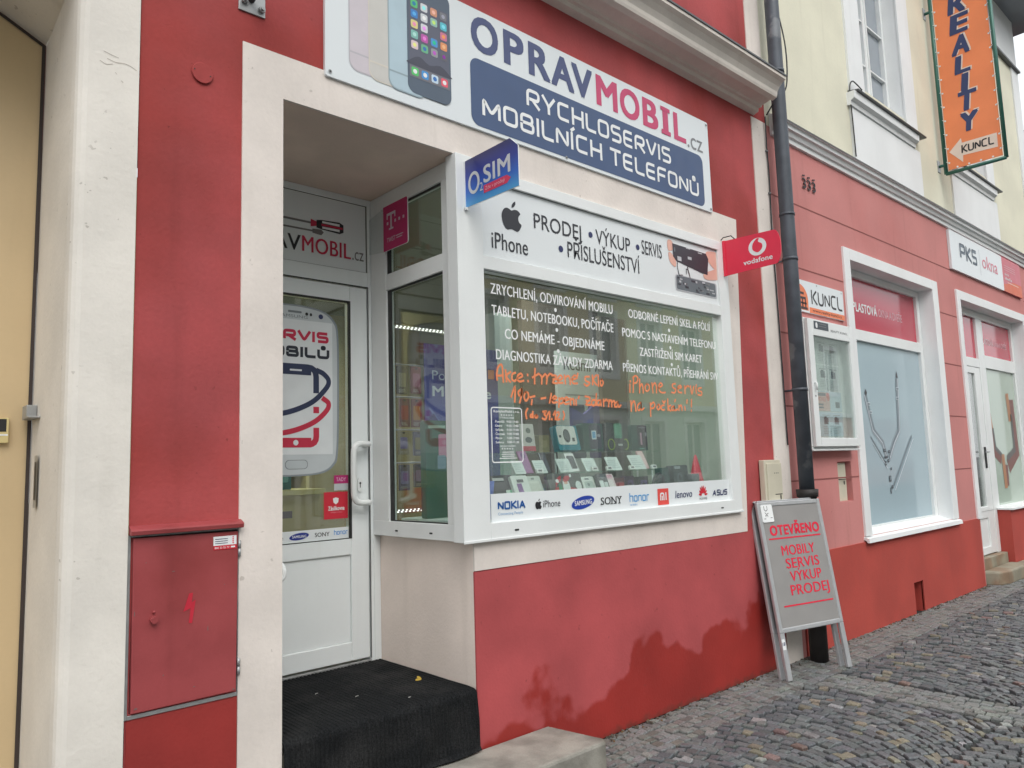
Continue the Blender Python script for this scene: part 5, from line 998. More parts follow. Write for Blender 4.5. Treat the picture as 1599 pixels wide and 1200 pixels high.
# ---------------------------------------------------------------- sandwich board (folded, leaning on the pipe)
TH = R(8.6); e_ = Vector((.642, -.146, 0)).normalized(); bk = Vector((-e_.y, e_.x, 0)); up_ = Vector((0, 0, math.cos(TH)))+bk*math.sin(TH)
AO = Vector((4.853, -.227, 0)); AB = thing("sandwich_board", "grey aluminium sandwich board reading OTEVRENO leaning by the drainpipe", "sandwich board", tuple(AO))
AB['label'] = "grey aluminium sandwich board with red OTEVŘENO lettering leaning by the drainpipe"
AF = Fr(AO, e_, up_); LW_ = .658; H0, H1 = .31, 1.205
AB2 = Fr(AO-AF.n*.062, e_, up_)
PANG = mat("grey_board_face", C(148, 146, 144), .5, var=.05, vscale=6)
for fr_, nm, lbl in ((AF, "front_frame", None), (AB2, "rear_frame", None)):
    b = MB(); b.frame(fr_, 0, LW_, H0, H1, (.032, .032, .032, .032), -.026, 0, ALU); b.build(nm, AB, bevel=.006)
    b = MB(); b.box(fr_, .032, LW_-.032, H0+.032, H1-.032, -.016, -.006, PANG); b.build("panel", AB)
    for u0 in (.0, LW_-.044):
        b = MB(); b.box(fr_, u0, u0+.044, .004, H0+.0, -.024, -.002, ALU); b.build("leg", AB, bevel=.003)
b = MB(); b.rrect(AF, .0, LW_, H1-.001, H1+.012, .006, -.03, ALU); b.box(AF, .02, LW_-.02, H1, H1+.012, -.075, -.012, ALU); b.build("hinge_bar", AB, bevel=.004)
b = MB(); ARD = flat(226, 38, 68); w_ = -.0045
b.text(AF, "OTEVŘENO", .085, .968, .515, .066, w_, ARD, bold=.04); b.rect(AF, .062, .60, .938, .948, w_, ARD)
for t_, u0, v0, wd in (("MOBILY", .165, .822, .345), ("SERVIS", .185, .731, .345), ("VÝKUP", .205, .64, .325), ("PRODEJ", .185, .547, .40)): b.text(AF, t_, u0, v0, wd, .068, w_, ARD, bold=.019)
b.rect(AF, .09, .60, .475, .485, w_, ARD); b.build("lettering", AB)
b = MB(); b.rrect(AF, .028, .142, 1.062, 1.186, .012, .001, WHITE); 
for st in ([(.06, 1.175), (.06, 1.15), (.075, 1.14), (.09, 1.15), (.09, 1.175)], [(.062, 1.13), (.075, 1.118), (.095, 1.125)], [(.066, 1.10), (.066, 1.112), (.085, 1.112), (.085, 1.10)]): b.stroke(AF, st, .004, .0015, BLK)
for (u_, v_) in ((.045, 1.085), (.11, 1.09)): b.rect(AF, u_, u_+.02, v_, v_+.004, .0015, BLK)
b.build("sticker", AB)
b = MB(); b.rrect(AF, .002, .032, .205, .275, .004, -.001, WHITE); b.text(AF, "18", .005, .232, .024, .022, -.0004, NAVY, bold=.02); b.build("sticker", AB)
# ================================================================ things inside the shop
DECK = mat("pale_green_white_board", C(196, 212, 204), .5, var=.03); CABW = mat("white_melamine", C(206, 208, 198), .5, var=.03)
b = MB(); b.bx(2.46, 4.74, .045, .80, 1.19, 1.225, DECK); b.bx(2.46, 4.74, .10, .76, .452, 1.189, CABW)
b.build("display_plinth", label="pale board counter behind the show window carrying the goods", cat="counter", bevel=.003)
def shelf(y0, y1, z, x0, x1, label):
    t = thing("glass_shelf", label, "shelf", ((x0+x1)/2, (y0+y1)/2, 1.226), "glass shelves in the show window")
    b = MB(); b.bx(x0, x1, y0, y1, z-.007, z, GLASSI); b.build("shelf_board", t)
    for x in (x0+.05, (x0+x1)/2, x1-.05):
        b = MB(); b.tube([(x, y1-.03, 1.2265), (x, y1-.03, z-.0075)], .007, ALU, 10); b.build("leg", t)
shelf(.26, .405, 1.455, 2.62, 4.32, "lower glass shelf with phones and price cards in the show window")
shelf(.41, .60, 1.582, 2.62, 4.40, "upper glass shelf with accessory boxes in the show window")
def prod(name, label, cat, x, y, z, w, h, d, lean, body, art, group=None, yaw_=0.0):
    """a pack standing on its lower edge: art = (kind, u0, u1, v0, v1, colour), fractions of the face"""
    a = R(lean); ex = Vector((math.cos(yaw_), math.sin(yaw_), 0)); nb = Vector((-ex.y, ex.x, 0)); ez = Vector((0, 0, math.cos(a)))+nb*math.sin(a)
    fr = Fr((x, y, z+max(0, math.sin(a)*0)), ex, ez); b = MB(); lift = d*math.sin(a)
    fr.o = fr.o+Vector((0, 0, lift*1.0))
    b.slab(fr, rr_pts(0, w, 0, h, min(w, h)*.06, 2), -d, 0, body)
    for i, (k, u0, u1, v0, v1, c_) in enumerate(art):
        m = flat(*c_) if isinstance(c_, tuple) else c_; ww = .0006+.0004*i
        if k == 'r': b.rrect(fr, u0*w, u1*w, v0*h, v1*h, min((u1-u0)*w, (v1-v0)*h)*.15, ww, m)
        elif k == 'e': b.ell(fr, (u0+u1)/2*w, (v0+v1)/2*h, (u1-u0)/2*w, (v1-v0)/2*h, ww, m, 18)
        elif k == 'l':
            n_ = 5
            for j in range(n_): vv = v0+(v1-v0)*j/n_; b.rect(fr, u0*w, (u0+(u1-u0)*random.uniform(.6, 1))*w, vv*h, (vv+(v1-v0)/n_*.4)*h, ww, m)
    return b.build(name, label=label, cat=cat, group=group, loc=(x+w/2, y, z))
DG = flat(34, 74, 66); DKB = flat(46, 48, 52); WH2 = flat(214, 220, 216); CL = flat(188, 196, 190)
Z0 = 1.226; y = .16; k_ = (1+y/D)/(1+.2/D)
def px(v): return v*k_
# front row on the counter
prod("accessory_box", "black boxed earphones pack at the left end of the front row", "box", px(2.70), y, Z0, .165, .235, .03, 22, DKB, [('r', .1, .6, .86, .93, (190, 190, 190)), ('r', .55, .8, .3, .62, (206, 222, 212)), ('r', .72, .95, .45, .62, (110, 190, 150)), ('e', .2, .5, .15, .45, (70, 74, 76))])
prod("accessory_box", "white pack with a purple gadget, front row of the show window", "box", px(2.83), y-.035, Z0, .125, .235, .02, 24, WH2, [('r', .25, .55, .5, .8, (120, 70, 140)), ('e', .3, .62, .35, .62, (150, 110, 170)), ('r', .35, .8, .1, .2, (60, 60, 66)), ('r', .3, .7, .82, .9, (70, 70, 76))])
prod("phone_case_pack", "clear phone case in a plain hanging pack, front row", "phone case", px(2.965), y, Z0, .125, .232, .012, 24, CL, [('r', .12, .88, .08, .86, (204, 208, 200)), ('r', .2, .8, .12, .8, (192, 196, 188)), ('e', .3, .5, .02, .1, (190, 60, 60)), ('r', .4, .6, .9, .95, (120, 124, 124))])
b = MB(); fr = Fr((px(3.11), y-.02, Z0), (1, 0, 0), (0, math.sin(R(16)), math.cos(R(16)))); b.box(fr, 0, .275, .0, .235, -.014, -.002, flat(84, 86, 84))
SR, SG, SW_ = flat(176, 50, 62), flat(60, 130, 96), flat(214, 222, 222)
for pts, m_, ww in (([(.02, .06), (.06, .09), (.10, .08), (.20, .08), (.25, .12), (.26, .17), (.23, .185), (.21, .16), (.22, .13), (.19, .115), (.12, .105), (.05, .11), (.02, .09)], SW_, .002), ([(.03, .10), (.10, .10), (.20, .105), (.21, .14), (.12, .15), (.04, .15)], SR, .003), ([(.065, .10), (.095, .10), (.095, .165), (.07, .17)], SG, .0038), ([(.105, .10), (.15, .10), (.16, .17), (.13, .20), (.105, .18)], SW_, .0044), ([(.04, .15), (.06, .20), (.10, .22), (.09, .19), (.06, .17)], SR, .0038), ([(.05, .195), (.07, .20), (.075, .18), (.055, .18)], SW_, .0048), ([(.115, .17), (.145, .17), (.14, .185), (.12, .188)], flat(214, 170, 150), .0052), ([(.11, .185), (.15, .185), (.175, .215), (.13, .215)], SR, .0056), ([(.17, .21), (.185, .21), (.185, .225), (.17, .225)], SW_, .0062), ([(.05, .045), (.2, .045), (.22, .062), (.04, .06)], SR, .0026)):
    b.poly(fr, smooth(pts, 3, True), ww, m_)
b.build("christmas_picture", label="red, green and white Christmas picture standing in the front row", cat="decoration", loc=(px(3.24), y, Z0))
prod("phone_case_pack", "white phone case pack right of the Christmas picture, front row", "phone case", px(3.43), y, Z0, .11, .21, .012, 22, WH2, [('r', .15, .85, .1, .85, (176, 190, 186)), ('r', .25, .6, .9, .95, (110, 116, 120)), ('e', .35, .55, .7, .8, (120, 126, 130))])
prod("cable_pack", "white coiled cable pack in the front row beside the pink case", "cable pack", px(3.535), y-.03, Z0, .09, .218, .025, 20, flat(70, 74, 78), [('r', .1, .5, .15, .8, (214, 222, 222)), ('r', .55, .9, .2, .75, (190, 200, 200)), ('r', .3, .7, .85, .95, (100, 104, 110))])
prod("phone_case_pack", "pink and white case pack in the middle of the front row", "phone case", px(3.625), y, Z0, .115, .224, .012, 24, flat(204, 184, 188), [('r', .15, .85, .08, .82, (214, 206, 208)), ('r', .1, .9, .86, .97, (196, 150, 164))])
prod("price_card", "white card lying low between the pink pack and the black cable", "card", px(3.82), y, Z0, .14, .155, .004, 34, WH2, [('l', .1, .9, .3, .8, (176, 186, 186))])
prod("red_box", "small red box behind the white card in the front row", "box", px(3.775), y+.05, Z0, .05, .15, .03, 5, flat(170, 70, 78), [('r', .2, .8, .6, .85, (206, 170, 170))])
b = MB()
for k in range(4): b.tube([(px(4.03)+.10*t+.012*k+.03*math.sin(t*6.28*.5), y+.02*math.sin(6.28*(t+.1*k)), Z0+.015+.185*abs(math.sin(3.14*(t*.86+.07)))-.012*k) for t in [i/16 for i in range(17)]], .006, DKB, 6)
b.build("coiled_cable", label="black coiled cable bundle left of the dark green box", cat="cable", loc=(px(4.09), y, Z0))
prod("accessory_box", "dark green box standing left of the black camera boxes", "box", px(4.195), y+.03, Z0, .09, .232, .05, 4, DG, [('r', .5, .8, .1, .9, (60, 84, 84))])
prod("camera_box", "black boxed action camera with grey pictures near the red cone", "box", px(4.295), y, Z0, .165, .245, .06, 4, flat(52, 60, 66), [('r', .1, .5, .9, .97, (150, 160, 166)), ('e', .2, .6, .5, .8, (84, 92, 100)), ('e', .3, .5, .57, .72, (44, 50, 56)), ('r', .12, .3, .2, .3, (150, 160, 170)), ('r', .5, .9, .1, .4, (36, 40, 44))])
prod("camera_box", "small grey and black box between the camera box and the red cone", "box", px(4.455), y-.03, Z0, .085, .185, .05, 2, flat(86, 96, 98), [('r', .1, .9, .05, .5, (36, 38, 42)), ('r', .3, .8, .38, .44, (170, 176, 180))])
b = MB(); cx = px(4.632); REDC = flat(206, 46, 66)
rings = [(.092, 0), (.088, .012), (.072, .06), (.055, .14), (.03, .24), (.012, .305), (.004, .318)]
b.tube([(cx, y+.06, Z0+h) for _, h in rings], [r_*.88 for r_, _ in rings], REDC, 24); b.build("paper_cone", label="plain red cone at the right end of the show window", cat="cone", loc=(cx, y+.06, Z0))
b = MB(); b.tube([(px(2.60), y+.10, Z0+h) for h in (0, .01, .12, .18, .2)], [.05, .055, .055, .04, .03], flat(196, 196, 130), 18); b.build("yellow_jar", label="pale yellow jar at the far left of the front row", cat="jar", loc=(px(2.6), y+.1, Z0))
b = MB(); b.tube([(px(2.665), y+.06, Z0+h) for h in (0, .02, .13, .2)], [.042, .045, .03, .038], flat(70, 100, 190), 18); b.build("blue_vase", label="blue plastic holder beside the pale yellow jar", cat="holder", loc=(px(2.665), y+.06, Z0))
# lower glass shelf
Z1 = 1.4555; y = .30; k_ = (1+y/D)/(1+.32/D)
def card(u, w, lb, h=.088, yy=0): return prod("price_card", lb, "card", px(u), y+yy, Z1, w, h, .003, 30, flat(206, 218, 216), [('l', .1, .9, .15, .85, (176, 190, 192))], group="price cards on the lower glass shelf")
def tag_(u, lb, yy=-.028): return prod("price_tag", lb, "price tag", px(u), y+yy, Z1, .055, .026, .012, 20, flat(220, 224, 222), [('r', .25, .8, .3, .7, (90, 94, 100))], group="price tags on the lower glass shelf")
b = MB(); b.bx(px(2.745), px(2.745)+.15, y, y+.06, Z1, Z1+.12, GLASSI); b.build("clear_box", label="clear plastic box at the left end of the lower glass shelf", cat="box")
card(2.93, .085, "white price card leaning left of the purple phone")
PHC = (150, 96, 140)
prod("mobile_phone", "purple phone leaning between two white cards on the lower shelf", "phone", px(3.012), y+.01, Z1, .072, .148, .009, 28, flat(*PHC), [('r', .08, .92, .05, .95, (158, 112, 158)), ('e', .25, .75, .66, .92, (110, 80, 130))])
card(3.10, .092, "white price card right of the purple phone"); tag_(3.075, "price tag in front of the purple phone's right hand card")
prod("mobile_phone", "black phone leaning left of the tall price card, lower shelf", "phone", px(3.185), y+.02, Z1, .055, .13, .009, 24, flat(46, 48, 54), [('r', .1, .9, .1, .9, (70, 74, 84)), ('r', .0, .08, .0, 1, (190, 194, 198))])
card(3.30, .115, "white price card left of the white phone", .095); 
prod("mobile_phone", "white phone with a dark screen on the lower shelf", "phone", px(3.40), y+.012, Z1, .082, .125, .009, 26, flat(222, 226, 226), [('r', .1, .9, .14, .86, (96, 98, 102))])
card(3.535, .115, "white price card below the blue phone holder box", .095); tag_(3.56, "price tag in front of the card below the phone holder box")
card(3.76, .125, "white price card below the black and green headphone box", .10); tag_(3.70, "price tag left of the card below the headphone box")
card(4.0, .14, "widest white price card left of the pink phone", .11); tag_(3.93, "price tag left of the widest price card")
prod("mobile_phone", "pink phone at the right end of the lower glass shelf", "phone", px(4.13), y+.02, Z1, .068, .135, .009, 26, flat(206, 168, 170), [('r', .1, .9, .06, .94, (216, 190, 190))]); tag_(4.165, "price tag below the pink phone")
# upper glass shelf
Z2 = 1.5825; y = .44; k_ = 1.0
prod("headset_box", "white and red headset box beside the opening hours transfer", "box", 3.10, y, Z2, .115, .17, .06, 8, flat(206, 204, 200), [('r', .0, 1, .0, .18, (186, 56, 76)), ('e', .3, .8, .3, .52, (90, 96, 100)), ('e', .4, .75, .65, .85, (110, 116, 110))])
prod("mouse_box", "white and teal mouse box leaning on the upper glass shelf", "box", 3.42, y, Z2, .20, .165, .05, 14, flat(28, 124, 140), [('r', .04, .9, .22, .98, (212, 216, 212)), ('e', .3, .62, .3, .85, (70, 74, 76)), ('e', .34, .58, .4, .8, (110, 116, 116)), ('r', .68, .8, .35, .5, (60, 64, 66)), ('r', .1, .2, .5, .6, (80, 84, 86))])
prod("holder_box", "dark green box with a blue phone holder picture, upper shelf", "box", 3.65, y, Z2, .195, .185, .06, 3, DG, [('r', .3, .9, .08, .95, (60, 62, 78)), ('r', .42, .66, .42, .74, (206, 220, 226)), ('r', .46, .62, .47, .70, (90, 160, 206)), ('e', .7, .86, .5, .62, (160, 160, 170)), ('r', .35, .6, .03, .06, (130, 170, 160))])
prod("headphone_box", "black headphone box with green arcs in the middle of the upper shelf", "box", 3.87, y-.005, Z2, .235, .19, .06, 3, flat(44, 52, 48), [('e', .05, .38, .02, .44, (128, 150, 50)), ('e', .10, .32, .06, .40, (44, 52, 48)), ('e', .72, 1.0, .02, .44, (128, 150, 50)), ('e', .70, .94, .06, .40, (44, 52, 48)), ('r', .36, .72, .45, .99, (64, 140, 108)), ('r', .40, .6, .55, .95, (90, 160, 130)), ('r', .5, .7, .18, .25, (180, 190, 184))])
prod("gadget_box", "dark green and black box at the right end of the upper shelf", "box", 4.145, y, Z2, .175, .18, .06, 3, DG, [('r', .38, 1.0, .15, 1.0, (44, 40, 48)), ('r', .55, .66, .22, .7, (190, 150, 170)), ('e', .86, .98, .55, .72, (150, 150, 156)), ('r', .5, .9, .88, .92, (120, 116, 124)), ('r', .45, .75, .05, .09, (110, 170, 150))])
b = MB(); fr = FACY(.57); b.slab(fr, [(3.68, Z2), (3.90, Z2), (3.90, 1.90), (3.80, 1.84), (3.68, 1.885)], -.02, 0, flat(92, 86, 140)); b.poly(fr, [(3.82, 1.62), (3.895, 1.62), (3.895, 1.82), (3.83, 1.80)], .001, flat(62, 66, 150)); b.rect(fr, 3.69, 3.79, 1.60, 1.80, .001, flat(104, 98, 128)); b.build("folded_leaflet", label="purple folded leaflet with a V shaped top behind the phone holder box", cat="leaflet", loc=(3.79, .57, Z2))
prod("cardboard_box", "brown cardboard box behind the mouse box on the upper shelf", "box", 3.30, y+.06, Z2, .09, .11, .05, 0, flat(130, 122, 80), [('r', .2, .8, .3, .7, (150, 140, 100))])
rnd = random.Random(5)
for i in range(11):
    u = 3.02+i*.125+rnd.uniform(-.012, .012); c_ = rnd.choice(((52, 54, 60), (44, 70, 66), (84, 60, 90), (70, 74, 84), (110, 60, 66), (120, 124, 120)))
    prod("stock_box", "dark stock box standing behind the front row under the glass shelves", "box", u, .50, Z0, rnd.uniform(.08, .11), rnd.uniform(.15, .215), .05, 3, flat(*c_), [('r', .15, .85, .3, .85, tuple(min(220, q+rnd.choice((20, 40, 70))) for q in c_)), ('e', .3, .7, .4, .75, tuple(max(20, q-15) for q in c_)), ('l', .15, .7, .08, .22, (170, 174, 170))], group="stock boxes under the glass shelves")
# pieces seen through the side pane
prod("gadget_box", "teal box with a pink picture seen through the side pane", "box", 2.47, .56, 1.2255, .20, .55, .05, 0, flat(36, 96, 84), [('r', .45, .85, .62, .86, (196, 140, 170)), ('r', .4, .7, .5, .64, (120, 150, 170)), ('r', .1, .7, .92, .95, (150, 190, 176))])
prod("gadget_box", "white box with a grey picture right of the teal box", "box", 2.70, .60, 1.2255, .14, .52, .05, 0, flat(200, 206, 206), [('e', .3, .75, .6, .85, (150, 156, 164)), ('r', .2, .8, .9, .95, (170, 174, 180))])
prod("price_card", "large white price sheet leaning below the teal box", "card", 2.62, .40, 1.2255, .14, .22, .003, 24, flat(196, 214, 208), [('l', .1, .9, .5, .9, (160, 180, 178))])
# wire rack with hanging packs behind the goods
HR = thing("accessory_rack", "wire rack hung with small accessory packs behind the show window goods", "rack", (3.5, 1.5, .452))
b = MB()
for x in (2.85, 3.95): b.tube([(x, 1.5, .452), (x, 1.5, 2.28)], .012, ALU, 8)
b.build("upright", HR)
for z in (1.55, 1.78, 2.01, 2.24): b = MB(); b.tube([(2.863, 1.5, z), (3.937, 1.5, z)], .006, ALU, 8); b.build("rail", HR)
rnd = random.Random(11)
for z in (1.55, 1.78, 2.01, 2.24):
    for i in range(9):
        x = 2.90+i*.115+rnd.uniform(-.01, .01); h = rnd.uniform(.15, .20); c_ = rnd.choice(((120, 112, 84), (70, 66, 62), (150, 140, 110), (60, 80, 90), (120, 60, 60), (170, 170, 160), (90, 84, 110)))
        prod("hanging_pack", "small accessory pack hanging on the wire rack behind the goods", "pack", x, 1.478, z-h-.012, .085, h, .012, 0, flat(*c_), [('r', .38, .62, .9, .97, (30, 30, 30)), ('r', .15, .85, .25, .75, tuple(min(235, q+rnd.choice((-30, 40, 60))) if q > 35 else 60 for q in c_)), ('l', .15, .85, .05, .18, (190, 190, 180))], group="accessory packs on the wire rack")
# posters
BLU = mat("blue_purple_poster", C(84, 92, 176), .5, var=.06, vscale=2.5, col2=C(70, 66, 140), c2=(.45, .6))
b = MB(); q = FACY(.72); b.box(q, 2.59, 3.16, 1.40, 2.25, -.012, 0, BLU); b.text(q, "Pořiďte si", 2.64, 2.035, .40, .055, .001, flat(190, 200, 226)); b.text(q, "Mi 9 Lite", 2.64, 1.935, .46, .06, .001, flat(214, 222, 236), bold=.02); b.rrect(q, 3.08, 3.13, 2.06, 2.12, .006, .001, flat(226, 130, 90))
b.stroke(q, smooth([(2.62, 1.86), (2.72, 1.75), (2.86, 1.70), (3.02, 1.60)], 5), .014, .001, flat(120, 140, 210)); b.stroke(q, smooth([(2.64, 1.80), (2.80, 1.62), (3.05, 1.50)], 5), .05, .0014, flat(60, 60, 140)); b.stroke(q, smooth([(2.76, 1.83), (2.86, 1.78), (2.95, 1.74)], 5), .008, .002, flat(170, 190, 226))
b.box(q, 2.62, 2.66, 1.226, 1.40, -.012, 0, CABW); b.box(q, 3.09, 3.13, 1.226, 1.40, -.012, 0, CABW)
b.build("display_poster", label="blue and purple poster with pale lettering at the left of the show window", cat="poster", loc=(2.87, .72, 1.226))
b = MB(); q = FACY(1.2); b.box(q, 4.20, 4.85, .452, 2.40, -.03, 0, flat(206, 216, 212)); b.text(q, "Redmi 7", 4.275, 2.255, .42, .10, .001, BLK, bold=.01); b.rect(q, 4.28, 4.80, 2.05, 2.06, .001, flat(140, 150, 150)); b.rrect(q, 4.32, 4.50, 1.55, 1.98, .02, .001, flat(96, 96, 110)); b.rrect(q, 4.54, 4.72, 1.55, 1.98, .02, .001, flat(110, 96, 140))
b.build("upright_poster", label="pale upright panel with a dark heading behind the goods", cat="poster", loc=(4.55, 1.2, .452))
b = MB(); q = FACY(.9); b.box(q, 3.30, 3.46, .452, 2.55, -.15, 0, flat(172, 186, 180)); b.build("display_column", label="slim pale display column behind the show window", cat="column", bevel=.004)
b = MB(); q = FACY(.80); b.box(q, 4.27, 4.55, .452, 2.62, -.04, 0, flat(84, 80, 72)); b.box(q, 4.56, 4.575, .452, 2.62, -.05, .004, flat(120, 124, 118)); b.build("dark_screen", label="dark upright screen between the pale poster panel and the side wall", cat="screen", loc=(4.42, .8, .452))
b = MB(); q = FACY(1.32); b.box(q, 3.95, 4.84, .452, 2.80, -.05, 0, flat(92, 84, 72)); b.build("backing_board", label="dark brown backing board rising behind the pale poster panel", cat="board", loc=(4.4, 1.32, .452))
# cabinets and lights
LEDM = mat("led_dot", (1.0, .98, .92), .5, emit=1.7); LAMP = mat("ceiling_lamp_cell", (1.0, .98, .93), .5, emit=24.0)
def led(x0, x1, y, z, lb):
    t = thing("led_strip", lb, "light strip", ((x0+x1)/2, y, z-.01), "lit LED strips in the shop"); b = MB(); b.bx(x0, x1, y, y+.02, z-.012, z+.012, mat("led_rail", C(150, 150, 146), .4, .5)); b.build("rail", t)
    b = MB(); q = FACY(y); n_ = int((x1-x0)/.03)
    for i in range(n_): u_ = x0+.01+i*.03; b.rect(q, u_, u_+.014, -.008+z, z-.001, .002, LEDM); b.rect(q, u_+.008, u_+.02, z+.002, z+.009, .002, LEDM)
    b.build("diode_row", t)
led(2.45, 3.60, 1.2, 2.44, "upper lit LED strip seen through both panes of the show window"); led(2.45, 3.14, 1.12, 1.244, "lower lit LED strip just above the counter behind the side pane"); led(3.95, 4.35, 1.9, 2.36, "short lit LED strip beside the inner door")
def cabinet(x0, x1, y, z1, lb, seed):
    t = thing("shelf_cabinet", lb, "cabinet", ((x0+x1)/2, y, .452), "stocked cabinets along the shop's back wall"); rnd = random.Random(seed)
    b = MB(); YM = mat("yellow_cream_melamine", C(206, 198, 140), .5, var=.04); b.bx(x0, x0+.03, y, y+.35, .452, z1, YM); b.bx(x1-.03, x1, y, y+.35, .452, z1, YM); b.bx(x0+.03, x1-.03, y+.32, y+.35, .452, z1, YM); b.build("carcass", t)
    zs = [.50+i*.34 for i in range(int((z1-.6)/.34)+1)]
    for z in zs: b = MB(); b.bx(x0+.031, x1-.031, y+.01, y+.319, z, z+.02, YM); b.build("shelf_board", t)
    for z in zs[:-1]:
        x = x0+.06
        while x < x1-.14:
            w = rnd.uniform(.06, .11); h = rnd.uniform(.12, .24); c_ = rnd.choice(((60, 60, 66), (190, 190, 186), (120, 40, 60), (60, 90, 130), (150, 140, 90), (40, 90, 80), (96, 90, 110)))
            prod("stock_box", "small stock box on a shelf of the "+lb.split(" with")[0], "box", x, y+.06, z+.0205, w, h, .06, 0, flat(*c_), [('r', .2, .8, .3, .8, tuple(min(230, q+50) for q in c_))], group="stock boxes in the shop cabinets"); x += w+rnd.uniform(.02, .07)
cabinet(2.30, 3.20, 3.4, 2.35, "cream cabinet with small boxes at the back of the shop, seen through the side pane", 3); cabinet(1.45, 2.25, 3.4, 2.5, "cream cabinet with small boxes behind the shop door", 5)
SC = thing("shop_counter", "yellow fronted counter with the shop's logo behind the glass door", "counter", (1.85, 1.75, .452))
b = MB(); YC = mat("yellow_counter_front", C(190, 176, 120), .5, var=.05); b.bx(1.34, 2.42, 1.70, 2.2, .452, 1.36, YC); b.build("body", SC, bevel=.004); b = MB(); b.bx(1.32, 2.44, 1.67, 2.22, 1.361, 1.395, mat("yellow_counter_top", C(214, 206, 130), .4)); b.build("top", SC)
b = MB(); q = FACY(1.70); b.text(q, "OPRAVMOBIL", 1.46, 1.07, .72, .085, .001, flat(110, 60, 54), bold=.016); b.text(q, ".cz", 2.20, 1.07, .08, .06, .001, GREY); b.stroke(q, [(1.5, 1.24), (2.0, 1.235)], .012, .001, MID); b.box(q, 2.0, 2.22, 1.215, 1.26, 0, .001, flat(96, 70, 90)); b.stroke(q, [(1.5, 1.19), (1.94, 1.185)], .010, .001, MID); b.rect(q, 1.62, 1.69, 1.30, 1.35, .001, flat(200, 70, 60)); b.build("logo", SC)
for i, (x, w, h, c_, lb) in enumerate(((1.62, .14, .12, (200, 180, 110), "yellow box on the counter behind the shop door"), (1.80, .12, .14, (120, 90, 120), "mauve box on the counter behind the shop door"), (1.96, .16, .13, (60, 60, 66), "dark box on the counter behind the shop door"), (2.16, .10, .16, (50, 110, 120), "teal box on the counter behind the shop door"))):
    prod("counter_box", lb, "box", x, 1.80, 1.3955, w, h, .1, 0, flat(*c_), [('r', .2, .8, .3, .7, tuple(min(240, q+60) for q in c_))])
for i, (x, y0) in enumerate(((1.80, 2.3), (3.72, .78), (3.15, 2.75))):  # second one is an added lamp, hidden from view, brightening the window goods
    t = thing("ceiling_lamp", ("louvred ceiling lamp above the counter", "louvred lamp added out of view above the show window to brighten the goods", "louvred ceiling lamp in front of the cream cabinets")[i], "ceiling lamp", (x, y0, 3.05), "louvred ceiling lamps in the shop")
    b = MB(); q = Fr((x, y0, 3.07), (1, 0, 0), (0, -1, 0)); b.bx(x-.3, x+.3, y0-.3, y0+.3, 3.075, 3.119, ALU); b.frame(q, -.3, .3, -.3, .3, (.012, .012, .012, .012), -.004, .03, ALU)
    for k in range(1, 4): b.box(q, -.3+k*.15-.004, -.3+k*.15+.004, -.288, .288, -.004, .03, ALU)
    b.build("louvre", t)
    b = MB()
    for a in range(4):
        for c_ in range(4): b.rect(q, -.28+a*.15, -.175+a*.15, -.28+c_*.15, -.175+c_*.15, -.003, LAMP)
    b.build("lamp_cell", t)

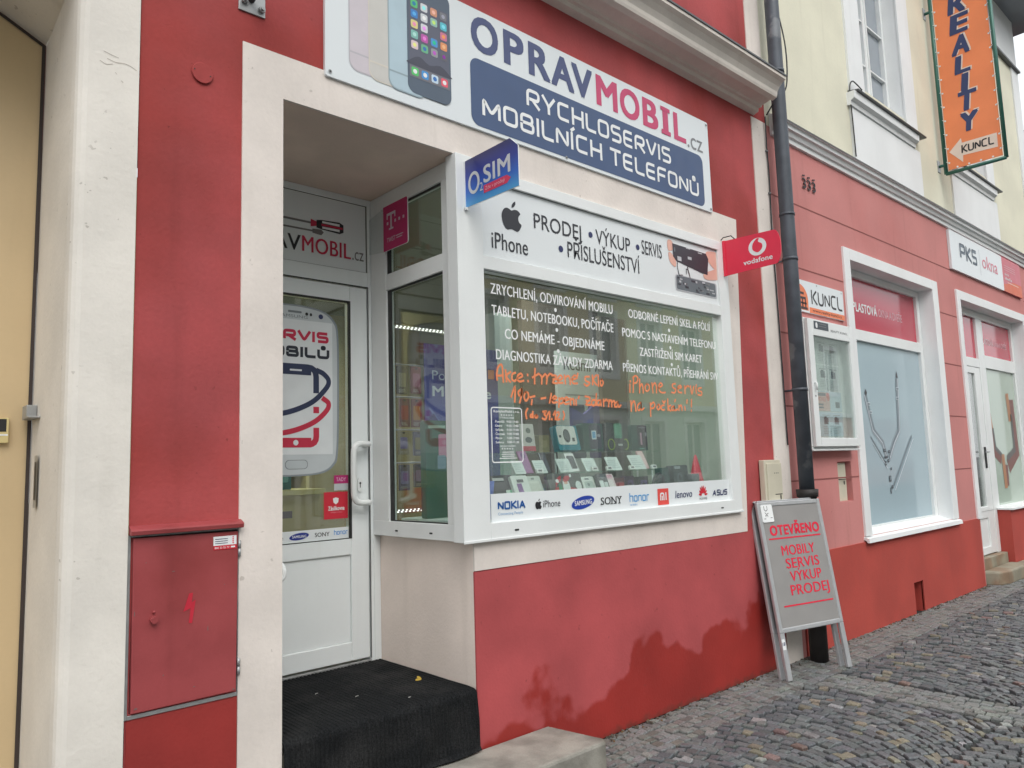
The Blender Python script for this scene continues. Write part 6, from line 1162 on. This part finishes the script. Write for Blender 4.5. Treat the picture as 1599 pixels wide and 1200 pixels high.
# ================================================================ across the street (seen as reflections) and far right
def house(x0, x1, y, h, wall_m, base_m, win_m, lb, nx, rows, face=1):
    t = thing("street_house", lb, "building", ((x0+x1)/2, y, 0)); fr = Fr((0, y, 0), (-1, 0, 0), (0, 0, 1)) if face > 0 else FACY(y)
    U = (lambda a: -a) if face > 0 else (lambda a: a)
    holes = []; pitch = (x1-x0)/nx
    for z0, z1 in rows:
        for i in range(nx): c_ = x0+pitch*(i+.5); holes.append((c_-.55, c_+.55, z0, z1))
    b = MB(); hh = [(min(U(a), U(c_)), max(U(a), U(c_)), z0, z1) for a, c_, z0, z1 in holes]
    b.wall(fr, min(U(x0), U(x1)), max(U(x0), U(x1)), 3.4, h, [q for q in hh if q[2] > 3.4], .15, wall_m, WHW); b.wall(fr, min(U(x0), U(x1)), max(U(x0), U(x1)), 0, 3.4, [q for q in hh if q[2] < 3.4], .15, base_m, WHW)
    b.build("wall", t, fix=False)
    for u0, u1, z0, z1 in hh:
        f2 = Fr(fr.o-fr.n*.12, fr.x, fr.z); b = MB(); b.frame(f2, u0, u1, z0, z1, (.08, .08, .08, .08), -.04, 0, PVC); b.box(f2, (u0+u1)/2-.04, (u0+u1)/2+.04, z0+.08, z1-.08, -.04, .001, PVC); b.rect(f2, u0+.08, u1-.08, z0+.08, z1-.08, -.03, win_m); b.frame(fr, u0-.16, u1+.16, z0-.16, z1+.16, (.16, .16, .16, .16), 0, .03, WHW); b.build("window", t)
    b = MB(); b.box(fr, min(U(x0), U(x1)), max(U(x0), U(x1)), 3.3, 3.5, 0, .12, WHW); b.box(fr, min(U(x0), U(x1)), max(U(x0), U(x1)), h-.3, h, .0, .35, WHW); b.build("cornice", t)
    b = MB(); fx_ = Fr((0, y, 0), (0, -face, 0), (0, 0, 1)); b.slab(fx_, [(-.35, h+.005), (4, h+3), (8, h+.005)], -x1 if face > 0 else x0, -x0 if face > 0 else x1, ROOF); b.build("roof", t)
OCH = mat("ochre_render", C(226, 214, 172), .85, var=.05); OCB = mat("beige_render", C(214, 224, 216), .85, var=.05); WINM = mat("street_window_pane", C(90, 106, 116), .1, spec=.8); GRR = mat("sage_render", C(196, 204, 184), .85, var=.05)
house(10.0, 27.0, -13.0, 9.0, OCH, OCB, WINM, "ochre house across the street with white framed windows", 7, ((1.0, 2.9), (4.4, 6.4), (7.0, 8.5)))
house(-8.0, 9.98, -13.0, 8.0, GRR, OCB, WINM, "sage green house across the street with white framed windows", 7, ((1.0, 2.9), (4.4, 6.2)))
house(27.02, 44.0, -13.0, 8.6, OCB, mat("rose_render", C(200, 150, 140), .85, var=.05), WINM, "beige house across the street with a rose ground floor", 6, ((1.0, 2.9), (4.4, 6.4)))
house(17.0, 30.0, .9, 7.6, mat("far_yellow_render", C(190, 176, 140), .85, var=.05), OCB, WINM, "small yellow house with a slate roof beyond the pink house", 4, ((1.0, 2.8), (4.2, 6.0)), face=-1)

# grit, crumbs and leaves gathered along the wall foot
GRIT = mat("wall_foot_grit", (.11, .095, .075), .9, var=.4, vscale=30)
b = MB(); LEAFB = mat("dry_leaf_brown", C(120, 92, 60), .8, var=.2)
for k in range(520):
    x = random.uniform(2.9, 13.0); y = -.008-abs(random.gauss(0, .03)); s_ = random.uniform(.003, .010)
    if 9.7 < x < 11.6 and y > -.2: continue
    m_ = GRIT if random.random() < .9 else LEAFB
    z = .002; a = random.random()*6.28
    pts = [(x+s_*random.uniform(.6, 1.3)*math.cos(a+j*1.2566), y+s_*random.uniform(.6, 1.3)*math.sin(a+j*1.2566)) for j in range(5)]
    b.slab(Fr((0, 0, z), (1, 0, 0), (0, 1, 0)), pts, -.006, s_*.7, m_)
o = b.build("wall_foot_grit", kind="stuff", label="grit and crumbs gathered along the foot of the walls", cat="grit", loc=(6, 0, 0))
